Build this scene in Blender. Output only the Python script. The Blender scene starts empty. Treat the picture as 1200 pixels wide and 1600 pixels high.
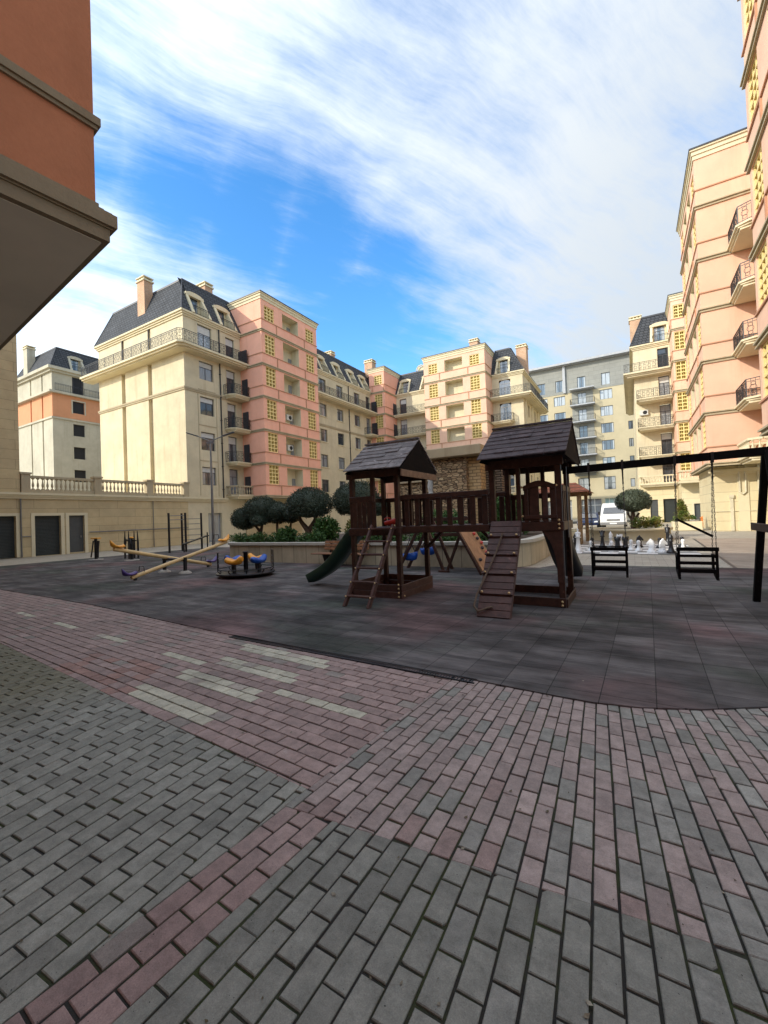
import bpy, math, random
from mathutils import Vector, Matrix
random.seed(7)
SC = bpy.context.scene
COL = SC.collection
OFF = {}          # world offset of every built object's local space
PI = math.pi

# ------------------------------------------------------------------ helpers
class MB:
    """collects shapes given in world coordinates, links them as one mesh object"""
    def __init__(s): s.v=[]; s.f=[]; s.m=[]; s.s=[]
    def add(s, vs, fs, m=0, smooth=False):
        o=len(s.v); s.v+= [tuple(p) for p in vs]
        for f in fs: s.f.append([o+i for i in f]); s.m.append(m); s.s.append(smooth)
    def box(s,x0,x1,y0,y1,z0,z1,m=0):
        x0,x1=min(x0,x1),max(x0,x1); y0,y1=min(y0,y1),max(y0,y1); z0,z1=min(z0,z1),max(z0,z1)
        s.add([(x0,y0,z0),(x1,y0,z0),(x1,y1,z0),(x0,y1,z0),(x0,y0,z1),(x1,y0,z1),(x1,y1,z1),(x0,y1,z1)],
              [(3,2,1,0),(4,5,6,7),(0,1,5,4),(1,2,6,5),(2,3,7,6),(3,0,4,7)],m)
    def quad(s,a,b,c,d,m=0): s.add([a,b,c,d],[(0,1,2,3)],m)
    def beam(s,p0,p1,w,h,up=(0,0,1),m=0):
        p0=Vector(p0);p1=Vector(p1);d=(p1-p0).normalized();up=Vector(up)
        a=d.cross(up)
        if a.length<1e-4: a=d.cross(Vector((1,0,0)))
        a.normalize(); b=a.cross(d).normalized(); a=a*w/2; b=b*h/2
        vs=[p0-a-b,p0+a-b,p0+a+b,p0-a+b,p1-a-b,p1+a-b,p1+a+b,p1-a+b]
        s.add(vs,[(0,1,2,3),(7,6,5,4),(0,4,5,1),(1,5,6,2),(2,6,7,3),(3,7,4,0)],m)
    def tube(s,pts,r,n=8,m=0,cap=True,closed=False):
        pts=[Vector(p) for p in pts]; N=len(pts); rings=[]
        ref=None
        for i,p in enumerate(pts):
            if closed: d=pts[(i+1)%N]-pts[i-1]
            else: d=(pts[min(i+1,N-1)]-pts[max(i-1,0)])
            d.normalize()
            if ref is None:
                ref=d.orthogonal().normalized()
            ref=(ref-d*ref.dot(d)); ref.normalize(); b=d.cross(ref)
            rr=r[i] if isinstance(r,(list,tuple)) else r
            rings.append([p+ref*rr*math.cos(2*PI*k/n)+b*rr*math.sin(2*PI*k/n) for k in range(n)])
        vs=[q for R in rings for q in R]; fs=[]
        for i in range(N if closed else N-1):
            j=(i+1)%N
            for k in range(n):
                l=(k+1)%n; fs.append((i*n+k,i*n+l,j*n+l,j*n+k))
        s.add(vs,fs,m,True)
        if cap and not closed:
            s.add(rings[0],[tuple(range(n))[::-1]],m); s.add(rings[-1],[tuple(range(n))],m)
    def prism(s,poly,vec,m=0):
        n=len(poly); a=[Vector(p) for p in poly]; v=Vector(vec); b=[p+v for p in a]
        nn=Vector((0,0,0))
        for i in range(n): nn+=a[i].cross(a[(i+1)%n])
        fs=[tuple(range(n)),tuple(range(2*n-1,n-1,-1))]+[(i,i+n,(i+1)%n+n,(i+1)%n) for i in range(n)]
        if nn.dot(v)>0: fs=[tuple(reversed(f)) for f in fs]
        s.add(a+b,fs,m)
    def lathe(s,prof,c,n=16,m=0,smooth=True):
        c=Vector(c); vs=[]; fs=[]
        for r,z in prof:
            for k in range(n): vs.append(c+Vector((r*math.cos(2*PI*k/n),r*math.sin(2*PI*k/n),z)))
        for i in range(len(prof)-1):
            for k in range(n):
                l=(k+1)%n; fs.append((i*n+k,i*n+l,(i+1)*n+l,(i+1)*n+k))
        s.add(vs,fs,m,smooth)
        if prof[0][0]>1e-4: s.add([vs[k] for k in range(n)],[tuple(range(n))[::-1]],m)
        if prof[-1][0]>1e-4: s.add([vs[(len(prof)-1)*n+k] for k in range(n)],[tuple(range(n))],m)
    def loft(s,rings,m=0,smooth=True,cap=True):
        n=len(rings[0]); vs=[q for R in rings for q in R]; fs=[]
        for i in range(len(rings)-1):
            for k in range(n):
                l=(k+1)%n; fs.append((i*n+k,i*n+l,(i+1)*n+l,(i+1)*n+k))
        s.add(vs,fs,m,smooth)
        if cap: s.add(rings[0],[tuple(range(n))[::-1]],m,smooth); s.add(rings[-1],[tuple(range(n))],m,smooth)
    def build(s,name,mats,parent=None,loc=None,bevel=0,kind=None):
        if not isinstance(mats,(list,tuple)): mats=[mats]
        off=Vector(loc) if loc is not None else (OFF[parent.name] if parent else Vector((0,0,0)))
        me=bpy.data.meshes.new(name)
        me.from_pydata([(p[0]-off.x,p[1]-off.y,p[2]-off.z) for p in s.v],[],s.f)
        for mt in mats: me.materials.append(mt)
        me.polygons.foreach_set('material_index',s.m); me.polygons.foreach_set('use_smooth',s.s)
        me.update()
        ob=bpy.data.objects.new(name,me); COL.objects.link(ob)
        if parent: ob.parent=parent
        if loc is not None:
            ob.location = off-(OFF[parent.name] if parent else Vector((0,0,0)))
        OFF[ob.name]=off
        if bevel:
            b=ob.modifiers.new('Bevel','BEVEL'); b.width=bevel; b.segments=1; b.limit_method='ANGLE'
        if kind: ob['kind']=kind
        return ob

def thing(name,label,cat,loc=(0,0,0),group=None):
    o=bpy.data.objects.new(name,None); COL.objects.link(o); o.location=loc
    o.empty_display_size=.2; OFF[o.name]=Vector(loc)
    o['label']=label; o['category']=cat
    if group: o['group']=group
    return o
def tag(o,label,cat,group=None):
    o['label']=label; o['category']=cat
    if group: o['group']=group
    return o
def copy_part(o,parent,mat):
    """a copy of a part (and its sub-parts) placed by a world matrix under parent"""
    c=o.copy(); COL.objects.link(c); c.parent=parent
    c.matrix_parent_inverse=Matrix.Identity(4)
    c.matrix_basis=Matrix.Translation(-OFF[parent.name])@mat
    for ch in o.children:
        d=ch.copy(); COL.objects.link(d); d.parent=c; d.matrix_parent_inverse=Matrix.Identity(4)
    return c
def copy_tree(o,loc,rz=0,label=None):
    c=o.copy(); COL.objects.link(c); c.location=loc; c.rotation_euler=(0,0,rz); OFF[c.name]=Vector(loc)
    if label: c['label']=label
    for ch in o.children:
        d=ch.copy(); COL.objects.link(d); d.parent=c
        for g in ch.children:
            e=g.copy(); COL.objects.link(e); e.parent=d
    return c

class Fr:
    """a facade frame: u runs to the right seen from outside, n points outward"""
    def __init__(s,p0,u,zb=0):
        s.p=Vector((p0[0],p0[1],0)); s.u=Vector((u[0],u[1],0)).normalized(); s.n=Vector((s.u.y,-s.u.x,0))
    def pt(s,u,d,z): q=s.p+s.u*u+s.n*d; return (q.x,q.y,z)
    def at(s,u,d,z):
        m=Matrix(((s.u.x,-s.n.x,0,0),(s.u.y,-s.n.y,0,0),(0,0,1,0),(0,0,0,1)))
        return Matrix.Translation(Vector(s.pt(u,d,z)))@m
    def box(s,mb,u0,u1,d0,d1,z0,z1,m=0):
        P=[s.pt(u0,d1,z0),s.pt(u1,d1,z0),s.pt(u1,d0,z0),s.pt(u0,d0,z0),s.pt(u0,d1,z1),s.pt(u1,d1,z1),s.pt(u1,d0,z1),s.pt(u0,d0,z1)]
        mb.add(P,[(3,2,1,0),(4,5,6,7),(0,1,5,4),(1,2,6,5),(2,3,7,6),(3,0,4,7)],m)
    def quad(s,mb,u0,u1,d,z0,z1,m=0):
        mb.quad(s.pt(u0,d,z0),s.pt(u1,d,z0),s.pt(u1,d,z1),s.pt(u0,d,z1),m)
    def right(s,w): return Fr(s.pt(w,0,0),-s.n)
    def left(s,dp): return Fr(s.pt(0,-dp,0),s.n)

def wall(mb,F,u0,u1,z0,z1,ops=(),rev=.18,m=0,lm=None):
    """wall surface with real openings and their reveals; op=(ua,ub,za,zb[,depth])"""
    ops=[o for o in ops if o[1]>u0 and o[0]<u1]
    us=sorted({u0,u1}|{min(max(o[i],u0),u1) for o in ops for i in (0,1)})
    zs=sorted({z0,z1}|{min(max(o[i],z0),z1) for o in ops for i in (2,3)})
    for a,b in zip(us,us[1:]):
        for c,d in zip(zs,zs[1:]):
            cu,cz=(a+b)/2,(c+d)/2
            if any(o[0]<cu<o[1] and o[2]<cz<o[3] for o in ops): continue
            F.quad(mb,a,b,0,c,d,m)
    for o in ops:
        a,b,c,d=o[:4]; r=o[4] if len(o)>4 else rev
        m_=lm if (lm is not None and r>1) else m
        mb.quad(F.pt(a,0,c),F.pt(a,-r,c),F.pt(a,-r,d),F.pt(a,0,d),m_)
        mb.quad(F.pt(b,-r,c),F.pt(b,0,c),F.pt(b,0,d),F.pt(b,-r,d),m_)
        mb.quad(F.pt(a,0,c),F.pt(b,0,c),F.pt(b,-r,c),F.pt(a,-r,c),m_)
        mb.quad(F.pt(a,-r,d),F.pt(b,-r,d),F.pt(b,0,d),F.pt(a,0,d),m_)

# ------------------------------------------------------------------ materials
def nodes(name):
    m=bpy.data.materials.new(name); m.use_nodes=True; nt=m.node_tree
    return m,nt,nt.nodes['Principled BSDF'],nt.nodes,nt.links
def mixcol(nt,fac,a,b,mode='MIX'):
    n=nt.nodes.new('ShaderNodeMix'); n.data_type='RGBA'; n.blend_type=mode
    for sock,val in ((n.inputs[0],fac),(n.inputs[6],a),(n.inputs[7],b)):
        if hasattr(val,'links') or hasattr(val,'is_output'): nt.links.new(val,sock)
        elif isinstance(val,(tuple,list)): sock.default_value=(*val[:3],1)
        else: sock.default_value=val
    return n.outputs[2]
def noise(nt,scale,detail=4,rough=.6,vec=None,stretch=None):
    co=nt.nodes.new('ShaderNodeTexCoord'); v=co.outputs['Object'] if vec is None else vec
    if stretch:
        mp=nt.nodes.new('ShaderNodeMapping'); mp.inputs['Scale'].default_value=stretch; nt.links.new(v,mp.inputs[0]); v=mp.outputs[0]
    n=nt.nodes.new('ShaderNodeTexNoise'); n.inputs['Scale'].default_value=scale; n.inputs['Detail'].default_value=detail; n.inputs['Roughness'].default_value=rough
    nt.links.new(v,n.inputs['Vector']); return n.outputs['Fac']
def ramp(nt,fac,a,b):
    n=nt.nodes.new('ShaderNodeMapRange'); n.inputs[1].default_value=a; n.inputs[2].default_value=b; nt.links.new(fac,n.inputs[0]); return n.outputs[0]
def bump(nt,bs,h,strength,dist=.01):
    b=nt.nodes.new('ShaderNodeBump'); b.inputs['Strength'].default_value=strength; b.inputs['Distance'].default_value=dist
    nt.links.new(h,b.inputs['Height']); nt.links.new(b.outputs[0],bs.inputs['Normal'])
def island(nt):
    g=nt.nodes.new('ShaderNodeNewGeometry'); return g.outputs['Random Per Island']
def plain(name,c,rough=.6,metal=0,var=.12,scale=3,spec=.5,bmp=0):
    m,nt,bs,N,L=nodes(name)
    d=tuple(x*(1-var) for x in c); e=tuple(min(1,x*(1+var)) for x in c)
    L.new(mixcol(nt,ramp(nt,noise(nt,scale,5),.3,.7),d,e),bs.inputs['Base Color'])
    bs.inputs['Roughness'].default_value=rough; bs.inputs['Metallic'].default_value=metal
    bs.inputs['Specular IOR Level'].default_value=spec
    if bmp: bump(nt,bs,noise(nt,60,3),bmp,.004)
    return m
def plaster(name,c,var=.1,grain=30,streak=.12,tint=(.6,.5,.42)):
    """rendered masonry: large mottling, fine grain, faint vertical rain streaks"""
    m,nt,bs,N,L=nodes(name)
    a=tuple(x*(1-var) for x in c); b=tuple(min(1,x*(1+var)) for x in c)
    col=mixcol(nt,ramp(nt,noise(nt,.45,6,.7),.32,.68),a,b)
    st=ramp(nt,noise(nt,1.0,5,.65,stretch=(2.2,2.2,.16)),.54,.78)
    mul=N.new('ShaderNodeMath'); mul.operation='MULTIPLY'; mul.inputs[1].default_value=streak*2.2; L.new(st,mul.inputs[0])
    col=mixcol(nt,mul.outputs[0],col,tuple(x*y for x,y in zip(c,tint)))
    L.new(mixcol(nt,.12,col,mixcol(nt,noise(nt,grain,3),(0,0,0),(1,1,1)),'SOFT_LIGHT'),bs.inputs['Base Color'])
    bs.inputs['Roughness'].default_value=.9; bs.inputs['Specular IOR Level'].default_value=.2
    bump(nt,bs,noise(nt,grain*1.3,4),.35,.01)
    return m
def course_vec(nt):
    """(x+y, z): courses run along any axis-aligned wall"""
    co=nt.nodes.new('ShaderNodeTexCoord'); se=nt.nodes.new('ShaderNodeSeparateXYZ'); nt.links.new(co.outputs['Object'],se.inputs[0])
    ad=nt.nodes.new('ShaderNodeMath'); nt.links.new(se.outputs[0],ad.inputs[0]); nt.links.new(se.outputs[1],ad.inputs[1])
    cb=nt.nodes.new('ShaderNodeCombineXYZ'); nt.links.new(ad.outputs[0],cb.inputs[0]); nt.links.new(se.outputs[2],cb.inputs[1]); return cb.outputs[0]
def coursed(name,c1,c2,joint,bw,bh,ms=.02,rough=.85,bmp=.5,var=.3,squash=0.5):
    m,nt,bs,N,L=nodes(name)
    t=N.new('ShaderNodeTexBrick'); t.offset=squash; L.new(course_vec(nt),t.inputs['Vector'])
    t.inputs['Scale'].default_value=1; t.inputs['Brick Width'].default_value=bw; t.inputs['Row Height'].default_value=bh
    t.inputs['Mortar Size'].default_value=ms; t.inputs['Mortar Smooth'].default_value=.1
    t.inputs['Color1'].default_value=(*c1,1); t.inputs['Color2'].default_value=(*c2,1); t.inputs['Mortar'].default_value=(*joint,1)
    col=mixcol(nt,var,t.outputs['Color'],mixcol(nt,ramp(nt,noise(nt,.8,6,.7),.3,.7),(.2,.2,.2),(.8,.8,.8)),'OVERLAY')
    L.new(mixcol(nt,.15,col,mixcol(nt,noise(nt,25,4),(0,0,0),(1,1,1)),'SOFT_LIGHT'),bs.inputs['Base Color'])
    bs.inputs['Roughness'].default_value=rough; bs.inputs['Specular IOR Level'].default_value=.25
    iv=N.new('ShaderNodeMath'); iv.operation='MULTIPLY_ADD'; iv.inputs[1].default_value=-1; L.new(t.outputs['Fac'],iv.inputs[0]); L.new(noise(nt,18,4),iv.inputs[2])
    bump(nt,bs,iv.outputs[0],bmp,.02)
    return m
def wood(name,c1,c2,rough=.5,spec=.4,fs=1.0):
    m,nt,bs,N,L=nodes(name)
    base=mixcol(nt,island(nt),c1,c2)
    g=ramp(nt,noise(nt,9*fs,6,.7,stretch=(1,1,1)),.3,.75)
    col=mixcol(nt,g,tuple(x*.55 for x in c1),base)
    L.new(mixcol(nt,.25,col,mixcol(nt,noise(nt,45*fs,4,.6),(.1,.1,.1),(.9,.9,.9)),'SOFT_LIGHT'),bs.inputs['Base Color'])
    wr=ramp(nt,noise(nt,6*fs,6,.8),.60,.74); col=mixcol(nt,wr,col,tuple(min(1,x*1.9+.012) for x in c2))
    L.new(mixcol(nt,.3,col,mixcol(nt,noise(nt,70*fs,4,.6),(.1,.1,.1),(.9,.9,.9)),'SOFT_LIGHT'),bs.inputs['Base Color'])
    bs.inputs['Roughness'].default_value=rough; bs.inputs['Specular IOR Level'].default_value=spec
    bump(nt,bs,noise(nt,40*fs,4,.6),.4,.004)
    return m
def glass(name,c,c2):
    """window glass: dark room with sky reflection painted in, or pale curtain folds behind the pane, varied from window to window"""
    m,nt,bs,N,L=nodes(name)
    oi=N.new('ShaderNodeObjectInfo'); rnd=oi.outputs['Random']
    room=mixcol(nt,ramp(nt,noise(nt,1.3,3,.6,stretch=(3,1,.6)),.4,.65),c,mixcol(nt,rnd,c,c2))
    co=N.new('ShaderNodeTexCoord'); se=N.new('ShaderNodeSeparateXYZ'); L.new(co.outputs['Object'],se.inputs[0])
    ab=N.new('ShaderNodeMath'); ab.operation='ABSOLUTE'; L.new(se.outputs[0],ab.inputs[0])
    th=N.new('ShaderNodeMath'); th.operation='MULTIPLY_ADD'; th.inputs[1].default_value=-1.1; th.inputs[2].default_value=.75; L.new(rnd,th.inputs[0])
    op=N.new('ShaderNodeMath'); op.operation='GREATER_THAN'; L.new(ab.outputs[0],op.inputs[0]); L.new(th.outputs[0],op.inputs[1])
    w=noise(nt,26,2,.5,stretch=(1,1,.05)); fold=mixcol(nt,ramp(nt,w,.3,.7),tuple(x*.8+.06 for x in c2),tuple(min(.6,x*1.3+.14) for x in c2))
    k=N.new('ShaderNodeMath'); k.operation='MULTIPLY'; k.inputs[1].default_value=.75; L.new(op.outputs[0],k.inputs[0])
    L.new(mixcol(nt,k.outputs[0],room,fold),bs.inputs['Base Color'])
    bs.inputs['Roughness'].default_value=.04; bs.inputs['Specular IOR Level'].default_value=.9
    bump(nt,bs,noise(nt,.8,2),.04,.05)
    return m
def leafmat(name,c1,c2,c3):
    m,nt,bs,N,L=nodes(name)
    r=island(nt)
    col=mixcol(nt,r,c1,c2); col=mixcol(nt,ramp(nt,noise(nt,2.2,3),.42,.66),col,c3)
    L.new(col,bs.inputs['Base Color']); bs.inputs['Roughness'].default_value=.55; bs.inputs['Specular IOR Level'].default_value=.35
    return m

M={}
M['beige']=plaster('beige_plaster',(.61,.53,.36),.13,30,.22)
M['beige2']=plaster('pale_beige_plaster',(.645,.57,.395),.11,30,.2)
M['cream']=plaster('cream_stone',(.67,.59,.40),.07,40,.1)
M['greycream']=plaster('pale_grey_plaster',(.47,.435,.335),.13,30,.2)
M['trim']=plaster('grey_stone_trim',(.44,.37,.245),.1,40,.2)
M['sill']=plaster('brown_salmon_sill',(.50,.27,.165),.1,40,.1)
M['pink']=plaster('salmon_plaster',(.83,.43,.30),.09,30,.14,(.75,.6,.55))
M['pinkpale']=plaster('pale_salmon_plaster',(.76,.49,.345),.09,30,.14,(.75,.6,.55))
M['pinkmid']=plaster('mid_salmon_plaster',(.76,.475,.33),.09,30,.14,(.75,.6,.55))
M['orange']=plaster('terracotta_plaster',(.46,.185,.095),.14,22,.12,(.7,.65,.6))
M['orange2']=plaster('orange_plaster',(.60,.285,.15),.07)
M['ashlar']=coursed('sandstone_cladding',(.56,.44,.25),(.50,.40,.235),(.33,.26,.15),2.6,.62,.012,.85,.35,.25)
M['ashlar2']=coursed('pale_stone_cladding',(.70,.60,.38),(.66,.57,.36),(.42,.35,.22),2.6,.62,.012,.85,.35,.2)
M['soffit']=plain('painted_soffit',(.50,.46,.33),.9,var=.05,scale=1.2)
M['soffitgrey']=plain('grey_soffit',(.78,.73,.60),.9,var=.08,scale=.9)
M['slate']=coursed('dark_slate',(.050,.054,.060),(.068,.072,.078),(.018,.019,.021),.42,.34,.035,.8,.7,.3)
M['capdark']=plain('dark_flashing',(.05,.05,.055),.5)
M['brickorange']=coursed('orange_brick',(.52,.26,.13),(.60,.33,.18),(.50,.42,.32),.26,.09,.015,.9,.4,.3)
M['lattice']=plain('ochre_lattice',(.82,.64,.27),.7,var=.08)
M['latticeback']=plain('olive_screen',(.50,.385,.12),.85,var=.3,scale=6)
M['frame']=plain('dark_window_frame',(.05,.05,.055),.45)
M['framewhite']=plain('white_window_frame',(.66,.64,.58),.5,var=.05)
M['glass']=glass('window_glass',(.03,.038,.046),(.20,.215,.225))
M['skyglass']=glass('sky_toned_window_glass',(.07,.11,.15),(.34,.40,.44))  # pale sky reflection put into the pane colours
M['dark']=plain('dark_interior',(.012,.012,.013),.7)
M['blind']=plain('pale_roller_blind',(.55,.55,.52),.7,var=.08)
M['iron']=plain('wrought_iron',(.028,.028,.03),.45,.3)
M['screen']=plain('dark_privacy_panel',(.03,.03,.038),.5)
M['shutter']=coursed('roller_shutter',(.045,.052,.05),(.04,.047,.046),(.012,.014,.014),8,.09,.012,.5,.6,.2)
M['door']=plain('grey_steel_door',(.06,.066,.066),.5)
M['steel']=plain('galvanised_steel',(.20,.20,.20),.4,.6)
M['pipe']=plain('painted_pipe',(.62,.56,.40),.5)
M['modtan']=plaster('tan_render',(.47,.405,.265),.07,18,.06)
M['modgrey']=coursed('grey_panel_cladding',(.27,.27,.24),(.25,.25,.225),(.14,.14,.13),1.6,.7,.01,.7,.2,.15)
M['modroof']=plain('pale_grey_roof_edge',(.36,.37,.38),.5)
M['teal']=glass('teal_shop_glass',(.10,.26,.22),(.3,.5,.42))
M['wood']=wood('dark_stained_wood',(.052,.022,.014),(.088,.035,.022),.5,.4)
M['woodred']=wood('red_brown_boards',(.10,.045,.034),(.135,.062,.048),.5,.4)
M['woodblack']=wood('almost_black_boards',(.006,.0042,.004),(.009,.006,.0055),.85,.12)
M['shingle']=wood('weathered_shingle',(.20,.175,.168),(.36,.32,.305),.8,.25,.8)
M['shingle2']=wood('brown_shingle',(.085,.063,.064),(.135,.10,.10),.75,.25,.8)
M['benchwood']=wood('varnished_slats',(.26,.115,.05),(.36,.17,.08),.45,.4)
M['climb']=wood('plywood_climbing_board',(.46,.23,.115),(.50,.26,.13),.6,.3,.5)
M['bolt']=plain('brass_bolt_cap',(.62,.42,.2),.35,.5)
M['red']=plain('red_plastic',(.62,.05,.03),.35)
M['green']=plain('green_slide_plastic',(.009,.038,.024),.35,var=.2)
M['blue']=plain('blue_plastic',(.015,.09,.42),.35)
M['yellow']=plain('yellow_plastic',(.85,.36,.03),.4)
M['purple']=plain('purple_plastic',(.07,.035,.17),.4)
M['plank']=plain('cream_painted_steel',(.72,.51,.235),.5)
M['black']=plain('black_rubber',(.014,.014,.015),.6)
M['blacksteel']=plain('black_steel',(.022,.021,.022),.4,.3)
M['concrete']=plain('pale_concrete',(.42,.39,.34),.9,var=.2,scale=8,bmp=.3)
M['rope']=plain('hemp_rope',(.13,.085,.055),.9,var=.3,scale=60)
M['chain']=plain('chain_steel',(.12,.115,.11),.4,.7)
M['white']=plain('white_paint',(.80,.80,.78),.3,var=.03)
M['chesswhite']=plain('white_plastic',(.82,.82,.80),.35,var=.04)
M['chessblack']=plain('black_plastic',(.018,.018,.02),.35)
M['soil']=plain('planting_soil',(.07,.05,.035),1,var=.3,scale=10)
M['trunk']=plain('olive_bark',(.13,.085,.055),.95,var=.35,scale=14,bmp=.8)
M['bin']=plain('orange_bin_plastic',(.62,.20,.04),.5)
M['lampglass']=plain('lamp_lens',(.55,.55,.52),.25)
def rubble(name,c1,c2,c3,joint):
    m,nt,bs,N,L=nodes(name)
    mp=N.new('ShaderNodeMapping'); mp.inputs['Scale'].default_value=(3.6,9.5,1); L.new(course_vec(nt),mp.inputs[0])
    v=N.new('ShaderNodeTexVoronoi'); v.inputs['Scale'].default_value=1; v.inputs['Randomness'].default_value=.75; L.new(mp.outputs[0],v.inputs['Vector'])
    e=N.new('ShaderNodeTexVoronoi'); e.feature='DISTANCE_TO_EDGE'; e.inputs['Scale'].default_value=1; e.inputs['Randomness'].default_value=.75; L.new(mp.outputs[0],e.inputs['Vector'])
    s=N.new('ShaderNodeSeparateColor'); L.new(v.outputs['Color'],s.inputs[0])
    c=mixcol(nt,s.outputs[0],c1,c2); c=mixcol(nt,ramp(nt,s.outputs[1],.6,.9),c,c3)
    c=mixcol(nt,.4,c,mixcol(nt,noise(nt,14,5),(.15,.15,.15),(.85,.85,.85)),'OVERLAY')
    k=ramp(nt,e.outputs['Distance'],.0,.09); L.new(mixcol(nt,k,joint,c),bs.inputs['Base Color'])
    bs.inputs['Roughness'].default_value=.95; ad=N.new('ShaderNodeMath'); ad.operation='ADD'; L.new(k,ad.inputs[0]); L.new(s.outputs[2],ad.inputs[1])
    bump(nt,bs,ad.outputs[0],1,.05); return m
M['stone']=rubble('rough_stone_cladding',(.36,.23,.115),(.50,.35,.19),(.24,.15,.08),(.07,.045,.025))
M['stonedark']=coursed('dark_stone_courses',(.17,.12,.08),(.22,.16,.11),(.06,.045,.03),.6,.12,.03,.95,1.0,.5,.4)
M['slab']=plaster('concrete_slab',(.40,.31,.19),.14,20,.3)
M['planterstone']=coursed('planter_cladding',(.42,.35,.25),(.38,.31,.225),(.17,.14,.1),.62,3.0,.02,.8,.4,.3,0)
M['coping']=plain('planter_coping',(.50,.46,.38),.75,var=.1,bmp=.2)
M['olive']=leafmat('olive_leaves',(.035,.052,.030),(.075,.095,.060),(.05,.07,.045))
M['olivelit']=leafmat('sunlit_olive_leaves',(.045,.062,.035),(.105,.125,.08),(.07,.085,.05))  # olive leaf colour lightened as if sunlit
M['shrub']=leafmat('shrub_leaves',(.03,.075,.02),(.08,.16,.03),(.05,.11,.022))
M['cypress']=leafmat('yellow_green_needles',(.06,.11,.02),(.15,.20,.035),(.22,.16,.03))
M['tile']=coursed('terracotta_tiles',(.42,.14,.07),(.35,.11,.055),(.16,.06,.03),.22,.2,.03,.8,.6,.3)
M['pergolawood']=wood('golden_timber',(.32,.20,.09),(.40,.25,.12),.6,.3)
M['vanglass']=glass('van_windscreen',(.02,.025,.03),(.05,.055,.06))
M['tyre']=plain('tyre_rubber',(.015,.015,.015),.8)
M['lamp_clear']=plain('headlight_lens',(.6,.62,.62),.15)
M['carblue']=plain('blue_car_paint',(.005,.014,.055),.25)
# ------------------------------------------------------------------ ground, paving, playground surface
def ground_mat():
    m,nt,bs,N,L=nodes('pale_pavers')
    co=N.new('ShaderNodeTexCoord'); t=N.new('ShaderNodeTexBrick'); L.new(co.outputs['Object'],t.inputs['Vector'])
    t.inputs['Scale'].default_value=1; t.inputs['Brick Width'].default_value=.4; t.inputs['Row Height'].default_value=.2
    t.inputs['Mortar Size'].default_value=.008; t.inputs['Color1'].default_value=(.36,.32,.25,1); t.inputs['Color2'].default_value=(.43,.38,.30,1); t.inputs['Mortar'].default_value=(.2,.18,.15,1)
    col=mixcol(nt,.4,t.outputs['Color'],mixcol(nt,ramp(nt,noise(nt,.35,6,.7),.3,.7),(.25,.25,.25),(.75,.75,.75)),'OVERLAY')
    L.new(col,bs.inputs['Base Color']); bs.inputs['Roughness'].default_value=.85
    bump(nt,bs,noise(nt,40,3),.2,.005); return m
M['ground']=ground_mat()
M['pinkstrip']=coursed('pink_paver_strip',(.33,.26,.20),(.39,.32,.25),(.18,.15,.12),.4,.2,.012)
g=MB(); g.quad((-400,-300,-.03),(400,-300,-.03),(400,500,-.03),(-400,500,-.03)); g.build('ground',M['ground'],kind='structure')

# brick paving: every paver is cut, bevelled and slightly tilted geometry
def clip(poly,a,b,c):
    out=[]
    for i in range(len(poly)):
        p,q=poly[i],poly[(i+1)%len(poly)]
        dp=a*p[0]+b*p[1]-c; dq=a*q[0]+b*q[1]-c
        if dp<=0: out.append(p)
        if (dp<0<dq) or (dq<0<dp):
            t=dp/(dp-dq); out.append((p[0]+(q[0]-p[0])*t,p[1]+(q[1]-p[1])*t))
    return out
def le(p,q):     # half-plane: left of p->q is kept
    nx,ny=(q[1]-p[1]),-(q[0]-p[0]); return (nx,ny,nx*p[0]+ny*p[1])
def inset(poly,d):
    n=len(poly); out=[]
    for i in range(n):
        p0,p1,p2=poly[i-1],poly[i],poly[(i+1)%n]
        e1=Vector((p1[0]-p0[0],p1[1]-p0[1])); e2=Vector((p2[0]-p1[0],p2[1]-p1[1]))
        if e1.length<1e-6 or e2.length<1e-6: out.append(p1); continue
        n1=Vector((-e1.y,e1.x)).normalized(); n2=Vector((-e2.y,e2.x)).normalized()
        k=1+n1.dot(n2)
        o=(n1+n2)/max(k,.3); out.append((p1[0]+o.x*d,p1[1]+o.y*d))
    return out
def area(poly): return sum(poly[i][0]*poly[(i+1)%len(poly)][1]-poly[(i+1)%len(poly)][0]*poly[i][1] for i in range(len(poly)))/2
R=random.Random(3)
PV=[];PF=[];PC=[]
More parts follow.
